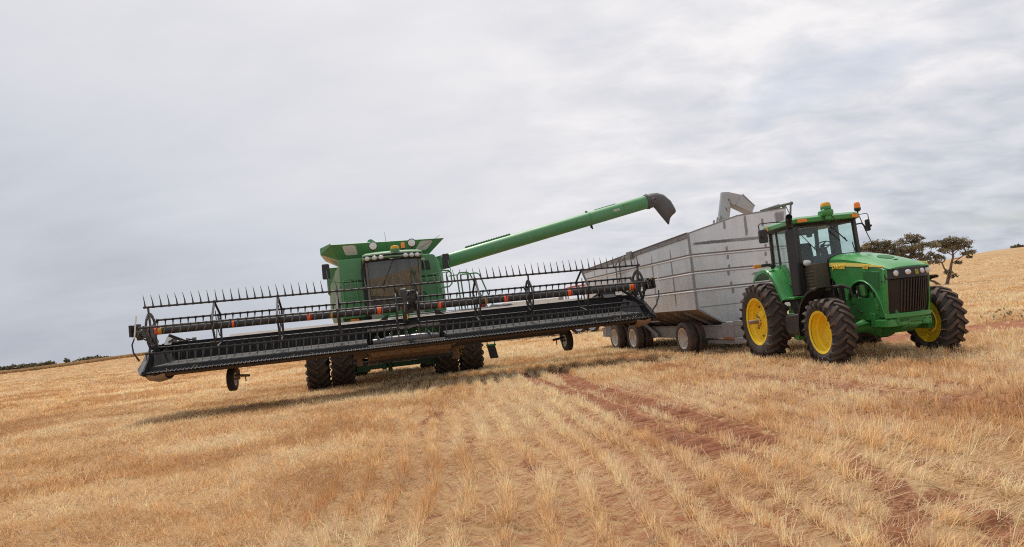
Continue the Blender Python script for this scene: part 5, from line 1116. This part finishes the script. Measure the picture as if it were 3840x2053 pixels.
b = MB(); b.tube([(1.28, .80, 3.24), (1.28, .83, 3.36)], .02, n=8, m=1); b.lathe([(3.36, .05), (3.40, .078), (3.44, .075)], c=(1.28, .83, 0), ax='z', n=18, m=1); b.lathe([(3.44, .075), (3.52, .072), (3.57, .055), (3.59, 0)], c=(1.28, .83, 0), ax='z', n=18, m=0); T(b, 'beacon_lamp', [ORANGE, BLACK])
b = MB(); b.lathe([(3.365, .08), (3.39, .06), (3.395, 0)], c=(.7, .5, 0), ax='z', n=14); T(b, 'roof_fan_cap', BLACK)
b = MB(); b.tube([(.2, -.86, 3.3), (.3, -.9, 3.24), (.28, -.88, 3.2)], .006, n=5); T(b, 'roof_cable', BLACK)

# ================================================================ GRAIN TRAILER (X forward, Y to the picture's right, Z up)
binn = thing('grain_trailer', (5.03, 22.03, 0), R(-77), 'long silver galvanised grain trailer with ribbed sides and dual wheels, hitched to the green tractor', 'grain trailer')
G_ = lambda mb, name, mats, **k: mb.build(name, mats, binn, **k)
def galv():
    m = material('galvanised_sheet', (.75, .765, .79), .35, metal=.42, var=.08, vscale=1.1, dust=.16, dustcol=(.50, .44, .38), bump=.03, bscale=3, dscale=.8)
    t = m.node_tree; nn = t.nodes; lk = t.links.new
    b = [n for n in nn if n.type == 'BSDF_PRINCIPLED'][0]; src = b.inputs['Base Color'].links[0].from_socket
    tcn = nn.new('ShaderNodeTexCoord'); mpn = nn.new('ShaderNodeMapping'); mpn.inputs['Scale'].default_value = (2.2, 2.2, .35); lk(tcn.outputs['Object'], mpn.inputs[0])
    vo = nn.new('ShaderNodeTexNoise'); vo.inputs['Scale'].default_value = 2.0; vo.inputs['Detail'].default_value = 8; vo.inputs['Roughness'].default_value = .7; lk(mpn.outputs[0], vo.inputs['Vector'])
    mr = nn.new('ShaderNodeMapRange'); lk(vo.outputs['Fac'], mr.inputs[0]); mr.inputs['From Min'].default_value = .3; mr.inputs['From Max'].default_value = .7; mr.inputs['To Min'].default_value = .90; mr.inputs['To Max'].default_value = 1.08
    s2 = nn.new('ShaderNodeVectorMath'); s2.operation = 'SCALE'; lk(src, s2.inputs[0]); lk(mr.outputs[0], s2.inputs['Scale']); lk(s2.outputs[0], b.inputs['Base Color'])
    # sheets are not perfectly flat: a slow waviness in the reflections
    n4 = nn.new('ShaderNodeTexNoise'); n4.inputs['Scale'].default_value = .9; n4.inputs['Detail'].default_value = 2; lk(tcn.outputs['Object'], n4.inputs['Vector'])
    bp = nn.new('ShaderNodeBump'); bp.inputs['Strength'].default_value = .35; bp.inputs['Distance'].default_value = .12; lk(n4.outputs['Fac'], bp.inputs['Height']); lk(bp.outputs[0], b.inputs['Normal'])
    return m
GALV = galv()
def stain():
    m = bpy.data.materials.new('weld_stain'); t = nodes_of(m); nn = t.nodes; lk = t.links.new
    out = nn.new('ShaderNodeOutputMaterial'); tr = nn.new('ShaderNodeBsdfTransparent'); b = nn.new('ShaderNodeBsdfPrincipled'); b.inputs['Base Color'].default_value = (.30, .285, .285, 1); b.inputs['Roughness'].default_value = .7
    tcn = nn.new('ShaderNodeTexCoord'); uv = nn.new('ShaderNodeSeparateXYZ'); at = nn.new('ShaderNodeAttribute'); at.attribute_name = 'edge'
    no = nn.new('ShaderNodeTexNoise'); no.inputs['Scale'].default_value = 7; no.inputs['Detail'].default_value = 5; lk(tcn.outputs['Object'], no.inputs['Vector'])
    a = nn.new('ShaderNodeMath'); a.operation = 'ADD'; lk(at.outputs['Fac'], a.inputs[0]); 
    s = nn.new('ShaderNodeMath'); s.operation = 'SUBTRACT'; lk(no.outputs['Fac'], s.inputs[0]); s.inputs[1].default_value = .5; lk(s.outputs[0], a.inputs[1])
    mr = nn.new('ShaderNodeMapRange'); mr.interpolation_type = 'SMOOTHSTEP'; lk(a.outputs[0], mr.inputs[0]); mr.inputs['From Min'].default_value = .15; mr.inputs['From Max'].default_value = .75; mr.inputs['To Max'].default_value = .60
    mx = nn.new('ShaderNodeMixShader'); lk(mr.outputs[0], mx.inputs[0]); lk(tr.outputs[0], mx.inputs[1]); lk(b.outputs[0], mx.inputs[2]); lk(mx.outputs[0], out.inputs[0])
    return m
STAIN = stain()
def patch_mesh(name, patches, parent):
    """soft-edged heat and rust marks: little sheets a few mm off the steel, fading out to their rims"""
    v, f, e = [], [], []
    for c, ux, uy, strength in patches:
        c, ux, uy = Vector(c), Vector(ux), Vector(uy); o = len(v)
        for i in range(5):
            for j in range(5):
                a, d = i / 2 - 1, j / 2 - 1
                v.append(tuple(c + ux * a + uy * d)); e.append(strength * max(0, (1 - abs(a)) * 2) ** .6 * min(1, (1 - abs(d)) * 3) if True else 0)
        for i in range(4):
            for j in range(4): f.append((o + i * 5 + j, o + (i + 1) * 5 + j, o + (i + 1) * 5 + j + 1, o + i * 5 + j + 1))
    me = bpy.data.meshes.new(name); me.from_pydata(v, [], f); me.materials.append(STAIN)
    at = me.attributes.new('edge', 'FLOAT', 'POINT'); at.data.foreach_set('value', e)
    o = bpy.data.objects.new(name, me); col.objects.link(o); o.parent = parent; return o
XB, XF, WB = -8.65, 1.22, 3.35
zt = lambda x: 3.62 + (x - XF) * .0265
RIBZ = (2.93, 2.42, 1.90)
b = MB()
# shell: four thin walls, open top, V hopper below
b.prism([(XB, 1.34), (XF, 1.36), (XF, zt(XF)), (XB, zt(XB))], 'y', 0, .03)
b.prism([(XB, 1.34), (XF, 1.36), (XF, zt(XF)), (XB, zt(XB))], 'y', WB - .03, WB)
b.prism([(0, 1.36), (.0, zt(XF)), (1.67, 4.03), (WB, 4.15), (WB, 1.36), (2.62, .90), (.73, .90)], 'x', XF - .03, XF + .004)
b.prism([(0, 1.34), (0, zt(XB)), (WB, zt(XB)), (WB, 1.34), (2.62, .90), (.73, .90)], 'x', XB, XB + .03)
body = G_(b, 'bin', GALV, smooth=20)
b = MB(); b.quadsheet((XB + .03, .0, 1.345), (XF - .03, .0, 1.355), (XF - .03, 1.05, .80), (XB + .03, 1.05, .80), .012); b.quadsheet((XB + .03, WB, 1.345), (XF - .03, WB, 1.355), (XF - .03, WB - 1.05, .80), (XB + .03, WB - 1.05, .80), .012)
for k in range(14):
    x = .42 - .715 * k
    for f0, f1 in ((0, 1.0), (WB, WB - 1.0)): b.quadsheet((x, f0, 1.325), (x, f1, .80), (x, f1, .70), (x, f0, 1.24), .015)
b.box(XB + .1, XF - .1, .95, WB - .95, .66, .80)
G_(b, 'hopper_floor', material('hopper_bounce_brown', (.26, .22, .19), .55, metal=.2, var=.2, dust=.5, dustcol=(.26, .18, .12)), smooth=20)  # brown bounce from the ground put into the underside's colour
RUSTLINE = material('rib_rust', (.24, .165, .11), .7, var=.3)
for z in RIBZ:
    b = MB()
    b.prism([(-.002, z + .035), (-.035, z - .005), (-.002, z - .035)], 'x', XB, XF + .03, 0)
    b.prism([(XF + .006, z + .035), (XF + .042, z - .005), (XF + .006, z - .035)], 'y', -.03, WB, 0)
    rb = b.build('rib', GALV, body, smooth=0)
    b = MB(); b.box(XB, XF + .02, -.009, -.001, z + .034, z + .072); b.box(XF + .005, XF + .012, -.005, WB, z + .034, z + .072); b.build('rust_line', RUSTLINE, rb, smooth=0)
b = MB()
b.prism([(XB, zt(XB) - .13), (XF, zt(XF) - .13), (XF, zt(XF) + .01), (XB, zt(XB) + .01)], 'y', -.035, -.002)
b.prism([(XB, zt(XB) + .01), (XF, zt(XF) + .01), (XF, zt(XF) + .03), (XB, zt(XB) + .03)], 'y', -.07, .09)
b.prism([(XB, zt(XB) + .01), (XF, zt(XF) + .01), (XF, zt(XF) + .03), (XB, zt(XB) + .03)], 'y', WB - .09, WB + .05)
b.prism([(0, zt(XF) - .02), (0, zt(XF) + .02), (1.67, 4.05), (WB, 4.17), (WB, 4.13), (1.67, 4.01)], 'x', XF - .04, XF + .02)
b.box(XF - .02, XF + .03, -.03, .03, 1.36, zt(XF)); b.quadsheet((XF + .012, .0, 1.34), (XF + .012, .74, .89), (XF + .012, .76, .92), (XF + .012, .02, 1.40), .014)
b.box(XF + .004, XF + .012, .1, WB - .1, 1.40, 1.425)
G_(b, 'top_rail', GREY, smooth=20, bevel=.004)
pt = []
for k in range(6): pt.append(((-.12 - 1.44 * k, -.0065, 2.38), (.055, 0, 0), (0, 0, 1.05), .9))
for k in range(7): pt.append(((.6 - 1.44 * k, -.036, zt(0) - .07 - .04 * k * .9), (.10, 0, 0), (0, 0, .06), .85))
pt.append(((XF + .0075, 1.4, 3.30), (0, 0, .06), (0, 1.5, .0), 1.0)); pt.append(((XF + .0075, 2.55, 2.24), (0, 0, .07), (0, .75, 0), 1.0))
pt.append(((XF + .0075, 1.92, 3.70), (0, .06, 0), (0, 0, .36), 1.0))
pt.append(((XF + .0075, .75, 3.30), (0, 0, .05), (0, .7, 0), .9))
for yy in (1.20, 2.50):
    for zz in (3.78, 3.06, 2.80, 2.52, 2.32, 2.02, 1.78): pt.append(((XF + .009, yy + rnd.uniform(-.05, .05), zz + rnd.uniform(-.03, .03)), (0, .045, 0), (0, 0, .075 if zz < 3.5 else .13), 1.7))
pt.append(((XF + .0075, 3.1, 3.75), (0, .22, 0), (0, 0, .38), .75))
patch_mesh('stain_mark', pt, body)
# chassis
b = MB()
for y0 in (.55, WB - .75): b.box(XB, 3.0, y0, y0 + .20, .46, .82); b.box(XB, 3.0, y0 - .03, y0 + .23, .80, .835); b.box(XB, 3.0, y0 - .03, y0 + .23, .445, .47)
for x in (-8, -6.6, -4.9, -3.2, -1.4, .9, 2.6): b.box(x - .08, x + .08, .7, WB - .7, .50, .78)
b.box(.4, 2.7, .60, .72, .28, .40); b.box(1.62, 2.25, .50, .78, .44, .90); b.bar((-3.85, .4, 1.0), (-2.75, .45, .52), .04, .14); b.prism([(2.2, .5), (2.2, .95), (2.75, .95), (3.0, .7), (3.0, .5)], 'y', .52, .58)
b.prism([(3.0, .8), (3.0, WB - .8), (4.35, 1.72), (4.35, 1.60)], 'z', .50, .66); b.box(2.4, 3.1, .4, WB - .4, .35, .5)
b.box(XB, -2.2, .3, .36, 1.0, 1.06)
G_(b, 'chassis', GREY, bevel=.01)
b = MB(); b.box(1.64, 2.23, .492, .502, .43, .50); G_(b, 'rust_patch', material('rust', (.30, .12, .05), .8, var=.4))
b = MB()
for x in (0, -4.05, -5.90): b.tube([(x, .2, .49), (x, WB - .2, .49)], .07, n=10); b.bar((x - .5, .65, .44), (x + .5, .65, .44), .08, .06)
G_(b, 'axle', BLACK, bevel=.005)
for x in (0, -4.05, -5.90):
    for y, rz in ((.15, -1), (.49, -1), (WB - .15, 1), (WB - .49, 1)):
        wheel(binn, (x, y, .49), rz * math.pi / 2, 'truck', spin=rnd.uniform(0, 6), dish=-.07 if abs(y - WB / 2) > 1.3 else -.02)
b = MB(); b.box(-4.62, -4.60, -.28, .0, .75, 1.1)
# outlet auger with its down spout
b = MB(); b.tube([(-1.0, 2.45, 2.2), (-1.0, 2.47, 4.1), (-1.0, 2.72, 5.07)], .19, n=24)
b.tube([(-1.0, 2.49, 4.18), (-1.0, 2.50, 4.20)], .205, n=24)
SPG = material('spout_grey', (.46, .46, .45), .5, metal=.2, var=.1, dust=.3, dustcol=(.38, .33, .28)); sp2 = G_(b, 'outlet_auger', SPG, smooth=40)
b = MB(); b.prism([(2.66, 5.10), (3.14, 4.97), (3.10, 4.80), (2.86, 4.62), (2.74, 4.72)], 'x', -1.19, -.81); b.build('spout_elbow', SPG, sp2, bevel=.008)
b = MB(); b.prism([(3.16, 4.97), (3.58, 4.54), (3.46, 4.33), (2.90, 4.63)], 'x', -1.22, -.78); b.prism([(3.18, 4.96), (3.585, 4.545), (3.60, 4.55), (3.19, 4.985)], 'x', -1.24, -.76); b.build('down_spout', SPG, sp2, bevel=.004)
b = MB(); b.bar((-1.2, 2.42, 4.32), (-1.2, 2.25, 3.85), .07, .05); b.bar((-.85, 2.32, 4.32), (-.85, 2.10, 3.85), .06, .05); b.bar((-1.0, 2.15, 4.2), (-1.0, 2.02, 3.8), .05, .05); b.build('spout_brace', GREY, sp2, bevel=.004)
b = MB(); b.bar((-.79, 2.66, 4.86), (-.80, 2.68, 4.78), .02, .03); b.bar((-.8, 2.52, 4.58), (-.8, 2.56, 4.46), .02, .02); b.build('rust_scratch', RUSTLINE, sp2)
# tarp roller crank on the far front corner
b = MB(); b.tube([(1.2, 2.5, 4.12), (1.2, 3.15, 4.22)], [.03, .07], n=10); b.tube([(1.2, 3.15, 4.22), (1.2, 3.56, 4.28)], .04, n=10); b.ball((1.2, 3.58, 4.28), .06, .06, .06); b.tube([(1.2, 3.56, 4.27), (1.26, 3.42, 3.7)], .03, n=8); b.tube([(1.2, 3.36, 4.25), (1.3, 3.42, 3.9), (1.3, 3.44, 3.7)], .015, n=6); b.ball((1.2, 3.3, 4.2), .04, .06, .05)
G_(b, 'tarp_roller', material('roller_green_grey', (.17, .19, .17), .5, var=.2))
# side ladder and bracket
b = MB()
for x in (-4.60, -4.22): b.tube([(x, -.10, 2.2), (x, -.10, 3.20), (x + .12, -.10, 3.32), (x + .5, -.08, 3.42)], .028, n=6)
for z in (2.35, 2.62, 2.89, 3.16): b.tube([(-4.6, -.10, z), (-4.22, -.10, z)], .014, n=6)
G_(b, 'ladder', GREY)
b = MB(); b.box(-3.42, -3.02, -.12, -.04, 3.32, 3.58); b.box(-3.95, -3.4, -.09, -.04, 3.36, 3.47); G_(b, 'tarp_bracket', GREY, bevel=.008)


# ================================================================ background road train: white tipper trailer with red chassis
semi = thing('semi_trailer', (0, 0, 0), 0, 'distant white grain semi trailer with red running gear seen below the reel', 'semi trailer')
semi.location = (0.4, 52.0, 0)
S_ = lambda mb, name, mats, **k: mb.build(name, mats, semi, **k)
b = MB(); b.prism([(-1.6, 1.45), (3.1, 1.45), (3.1, 2.72), (-1.3, 2.78)], 'y', -1.2, 1.2)
for k in range(6): b.box(-1.2 + .8 * k, -1.12 + .8 * k, -1.25, -1.2, 1.5, 2.68)
S_(b, 'tipper_body', WHITE, bevel=.03)
b = MB(); b.box(2.74, 3.10, -1.27, -1.21, 1.2, 2.86); b.box(3.22, 3.32, -1.26, -1.1, 1.2, 2.8); S_(b, 'corner_post', GREY, bevel=.01)
b = MB(); b.tube([(-1.05, -1.3, 1.3), (-1.05, -1.3, 2.55), (-1.0, -1.3, 2.66)], .07, n=8); S_(b, 'standpipe', CREAM)
b = MB(); b.box(-1.5, 6.3, -.5, .5, .75, 1.05); b.box(4.9, 6.2, -1.2, 1.2, .42, .58); b.box(4.9, 5.6, -1.1, 1.1, .5, .9); S_(b, 'chassis', RED, bevel=.02)
b = MB(); b.box(5.35, 6.35, -1.28, -1.22, .56, .62)
bar_ = S_(b, 'tail_bar', WHITE)
b = MB()
for k in range(7): b.prism([(5.35 + .14 * k, .63), (5.42 + .14 * k, .63), (5.46 + .14 * k, .74), (5.39 + .14 * k, .74)], 'y', -1.29, -1.25)
b.build('chevron_stripe', ORANGE_B, bar_)
for x in (1.8, 2.85, 4.0, 4.95):
    for y, rz in ((-1.15, -1), (1.15, 1)): wheel(semi, (x, y, .50), rz * math.pi / 2 + (-.5 if rz < 0 else -.5), 'truck', mat=CHROME, tyre=RUBBER, dish=-.02)
b = MB(); b.tube([(3.35, -.6, 3.34), (3.9, -.6, 3.42), (4.95, -.6, 3.46)], [.04, .075, .075], n=14); b.tube([(4.6, -.6, 1.0), (4.7, -.6, 3.4)], .05, n=6); b.tube([(3.4, -.6, 1.0), (3.5, -.6, 3.3)], .05, n=6); S_(b, 'red_roll', PINK)  # red roll on posts stands in for a red grain auger tube

# ================================================================ trees
LEAF = [material('gum_leaf_dark', (.13, .115, .06), .55, var=.35, vscale=.7), material('gum_leaf_mid', (.22, .185, .105), .55, var=.35, vscale=.7), material('gum_leaf_light', (.34, .285, .175), .55, var=.3, vscale=.7)]
def leaf_clumps(clumps, seed, leaf=.15, dens=640):
    """clumps: (x, y, z, rx, rz) -> numpy soup of small leaf quads spread over flattened umbrella shells"""
    g = np.random.default_rng(seed); V, F, Mi = [], [], []
    for (x, y, z, rx, rz) in clumps:
        n = int(dens * rx * rx * 1.6) + 40
        sub = max(5, int(rx * 9)); cs = g.normal(size=(sub, 3)); cs /= np.linalg.norm(cs, axis=1)[:, None]; cs *= g.uniform(.2, 1, (sub, 1)) ** .6
        cs[:, 2] = np.abs(cs[:, 2]) * .9 - .25
        w = g.integers(0, sub, n); p = cs[w] + g.normal(size=(n, 3)) * .20
        p = p * np.array([rx * 1.12, rx, rz * 1.45]) + np.array([x, y, z])
        d1 = g.normal(size=(n, 3)); d1[:, 2] -= .6; d1 /= np.linalg.norm(d1, axis=1)[:, None]
        d2 = np.cross(d1, g.normal(size=(n, 3))); d2 /= np.linalg.norm(d2, axis=1)[:, None]
        s = leaf * g.uniform(.6, 1.3, (n, 1)); a, b_ = d1 * s, d2 * s * .38
        q = np.stack([p - a * .2, p + a * .4 + b_, p + a * 1.0, p + a * .4 - b_], 1).reshape(-1, 3)
        o = len(V) and sum(len(v) for v in V); V.append(q); k = np.arange(n) * 4 + (o or 0)
        F.append(np.stack([k, k + 1, k + 2, k + 3], 1)); tone = g.integers(0, 3, sub)[w]; Mi.append(np.clip(tone + (g.random(n) < .25) - (g.random(n) < .25), 0, 2))
    return np.concatenate(V), np.concatenate(F), np.concatenate(Mi)
def gum(name, loc, rz, label, limbs, clumps, seed, group='gum trees behind the tractor'):
    t = thing(name, loc, rz, label, 'tree', group)
    b = MB()
    for pts, r0, r1 in limbs:
        n = len(pts); b.tube(pts, [r0 + (r1 - r0) * i / (n - 1) for i in range(n)], n=8)
    g = random.Random(seed)
    for (x, y, z, rx, rz_) in clumps:     # twigs fanning into every clump from its nearest limb end
        e = min((p for pts, _, _ in limbs for p in pts[1:]), key=lambda p: (p[0] - x) ** 2 + (p[1] - y) ** 2 + (p[2] - z + rz_) ** 2)
        for k in range(6 + int(rx * 4)):
            q = (x + g.uniform(-.8, .8) * rx, y + g.uniform(-.6, .6) * rx, z + g.uniform(-.5, .3) * rz_); m = [(e[i] * .5 + q[i] * .5) + (g.uniform(-.12, .12) if i < 2 else -.15) for i in range(3)]
            b.tube([e, m, q], [.04, .03, .012], n=5)
    b.build('trunk', BARK, t)
    V, F, Mi = leaf_clumps(clumps, seed); np_mesh('crown', V, F, LEAF, Mi, t)
    return t
tb = lambda az, r: (r * math.sin(R(az)), r * math.cos(R(az)))
x0, y0 = tb(31.3, 96)
gum('gum_tree', (x0, y0, -.05), R(-31), 'rightmost umbrella-topped gum tree beside the pale hill, with leaning forked trunk',
    [([(0, 0, 0), (.25, 0, .8), (.55, .1, 1.6), (.75, .1, 2.4), (1.0, 0, 3.1), (1.05, .1, 3.7), (1.0, .2, 4.4)], .20, .06), ([(.40, 0, 1.3), (.0, .1, 1.9), (-.15, .2, 2.6), (-.7, .2, 3.1), (-1.0, .1, 3.6)], .11, .04), ([(.75, .1, 2.4), (1.3, .2, 2.7), (1.9, .2, 3.1), (2.4, .3, 3.4)], .07, .03), ([(1.15, 0, 3.2), (.6, .2, 3.7), (.3, .3, 4.4)], .06, .03), ([(1.0, 0, 3.3), (1.6, -.2, 3.9), (1.9, -.2, 4.4)], .05, .03), ([(1.0, 0, 2.9), (1.7, .1, 3.0), (2.3, .1, 3.4), (3.1, .2, 3.3)], .04, .02)],
    [(1.0, 0, 5.0, .85, .48), (.0, .2, 4.85, .9, .45), (1.9, -.1, 4.7, .9, .46), (1.0, .3, 4.35, .95, .40), (2.0, .2, 4.15, .7, .36), (.35, -.1, 4.0, .7, .32), (2.5, .2, 3.5, .8, .34), (-.1, .1, 3.3, .65, .34), (-.95, .1, 3.6, .65, .38), (-1.05, .1, 2.85, .6, .36), (1.55, 0, 2.45, .38, .22), (.35, -.1, 1.30, .46, .40), (.95, -.1, 1.0, .30, .24), (2.6, .3, 2.95, .25, .15)], 11)
x0, y0 = tb(30.9, 99)
gum('gum_tree', (x0, y0, -.05), R(-31), 'flat-topped gum tree with bent bare trunk just left of the rightmost gum',
    [([(.0, 0, 0), (-.5, 0, .5), (-1.0, .1, .75), (-1.15, .1, 1.4), (-.95, .1, 2.2), (-1.25, .1, 3.0), (-1.9, .1, 3.9), (-2.2, .1, 4.5)], .17, .05), ([(-1.0, 0, 2.4), (-.6, .1, 3.2), (-.5, .1, 4.0), (-.3, .1, 4.6)], .07, .03), ([(-1.6, 0, 3.5), (-1.4, .2, 4.2), (-1.1, .2, 4.8)], .05, .03)],
    [(-2.0, 0, 5.0, .9, .35), (-1.0, .2, 5.05, .8, .35), (-2.9, .1, 4.85, .75, .3), (-.2, .1, 4.95, .75, .32), (.4, .2, 5.1, .6, .3), (-3.6, .1, 4.4, .55, .28), (-1.2, -.1, 2.9, .4, .25)], 12)
x0, y0 = tb(29.0, 102)
gum('gum_tree', (x0, y0, -.05), R(-29), 'tallest layered gum tree rising above the tractor hood',
    [([(0, 0, 0), (.1, 0, 1.2), (-.1, 0, 2.4), (.3, .1, 3.4), (.9, .1, 4.5), (1.0, .1, 5.6)], .24, .06), ([(-.1, 0, 2.4), (-.9, .1, 3.4), (-1.6, .1, 4.4)], .1, .04), ([(.3, .1, 3.4), (1.3, .1, 4.0), (2.2, .1, 4.4)], .08, .03)],
    [(.9, 0, 6.3, 1.0, .42), (.1, .1, 5.9, .8, .35), (1.7, .1, 5.85, .7, .35), (.2, .1, 4.9, 1.0, .42), (1.2, -.1, 4.7, .8, .35), (-.9, 0, 4.5, .9, .4), (-1.7, .1, 3.9, .9, .38), (.1, .1, 3.9, 1.0, .4), (1.4, .1, 3.9, .9, .4), (2.2, .1, 3.4, .7, .35), (-.5, 0, 3.3, 1.0, .35), (.9, 0, 3.1, 1.0, .35)], 13)
x0, y0 = tb(26.9, 100)
gum('gum_tree', (x0, y0, -.05), R(-27), 'leftmost broad gum tree standing beside the tractor cab mirror',
    [([(0, 0, 0), (.05, 0, 1.5), (-.1, 0, 2.8), (-.3, .1, 3.8)], .2, .07), ([(0, 0, 2.0), (.8, .1, 3.2), (1.4, .1, 4.2)], .1, .04), ([(.05, 0, 1.5), (1.2, .1, 2.8), (2.3, .1, 3.8)], .09, .04), ([(-.1, 0, 2.8), (-1.0, 0, 3.8)], .08, .04)],
    [(-.6, 0, 5.6, 1.05, .55), (.3, .1, 5.8, .95, .5), (1.4, 0, 5.8, .95, .5), (2.4, .1, 5.5, .95, .5), (-1.3, .1, 4.9, .8, .55), (.6, .1, 5.1, 1.0, .5), (1.9, .1, 5.0, .95, .45), (0, 0, 4.3, .8, .4), (3.1, .1, 4.7, .85, .4), (1.4, 0, 4.2, .9, .4), (2.6, .1, 3.9, .9, .4)], 14)

# ================================================================ far bushes on the skyline
def far_bush(az, r, w, h, seed, label, parts=5):
    x, y = tb(az, r); t = thing('scrub_tree', (x, y, terrain(np.array([x]), np.array([y]))[0] - .3), -R(az), label, 'tree', 'scrub trees on the horizon')
    g = random.Random(seed); cl = []
    for k in range(parts):
        u = (k + .5) / parts * 2 - 1; cl.append((u * w / 2, g.uniform(-1, 1), h * (.32 + .28 * (1 - u * u) * g.uniform(.6, 1.1)), w / parts * 1.0, h * .46))
    b = MB()
    for c in cl: b.tube([(c[0] * .6, 0, 0), (c[0] * .8, 0, h * .25), (c[0], c[1], c[2])], [.25, .2, .1], n=5)
    b.build('trunk', BARK, t)
    V, F, Mi = leaf_clumps(cl, seed, leaf=1.1, dens=40); np_mesh('crown', V, F, [LEAF[0], LEAF[0], LEAF[1]], Mi, t)
for az, r, w, h, s, lab in ((-36.05, 470, 8, 2.0, 1, 'dark low scrub tree at the left end of the skyline'), (-35.05, 470, 12, 2.4, 2, 'wide dark scrub tree second from the left end of the skyline'), (-33.7, 470, 6.5, 2.5, 3, 'rounded dark bush standing alone on the left skyline'), (-32.55, 520, 2.0, 2.6, 4, 'tiny lone tree on the left skyline'), (-31.0, 480, 13, 2.1, 5, 'long low dark bush on the skyline nearest the header'), (-32.0, 480, 4, 1.1, 8, 'small low shrub joining the long bush on the skyline'), (35.55, 610, 6, 2.6, 6, 'grey green bush on the crest of the right hill'), (36.1, 610, 4, 2.2, 7, 'darker bush at the right edge on the hill crest')):
    far_bush(az, r, w, h, s, lab)
# a few green weeds along the edge of the bare strip
g = np.random.default_rng(5)
V, F = [], []
for k in range(4):
    cx, cy = g.uniform(11.5, 19), g.uniform(21.3, 22.6); n = 40
    if g.random() < .3: n = 30
    p = g.normal(size=(n, 3)) * [.22, .22, .10] + [cx, cy, .12]; d = g.normal(size=(n, 3)); d[:, 2] = abs(d[:, 2]) + .4; d /= np.linalg.norm(d, axis=1)[:, None]; e_ = np.cross(d, g.normal(size=(n, 3))); e_ /= np.linalg.norm(e_, axis=1)[:, None]
    s = g.uniform(.05, .14, (n, 1)); q = np.stack([p, p + d * s * .5 + e_ * s * .3, p + d * s, p + d * s * .5 - e_ * s * .3], 1).reshape(-1, 3); o = sum(len(v) for v in V); V.append(q); kk = np.arange(n) * 4 + o; F.append(np.stack([kk, kk + 1, kk + 2, kk + 3], 1))
o = np_mesh('weeds', np.concatenate(V), np.concatenate(F), [material('weed_green', (.34, .31, .16), .7, var=.3)]); tag(o, 'sparse green weeds along the edge of the bare red strip', 'weeds', kind='stuff')
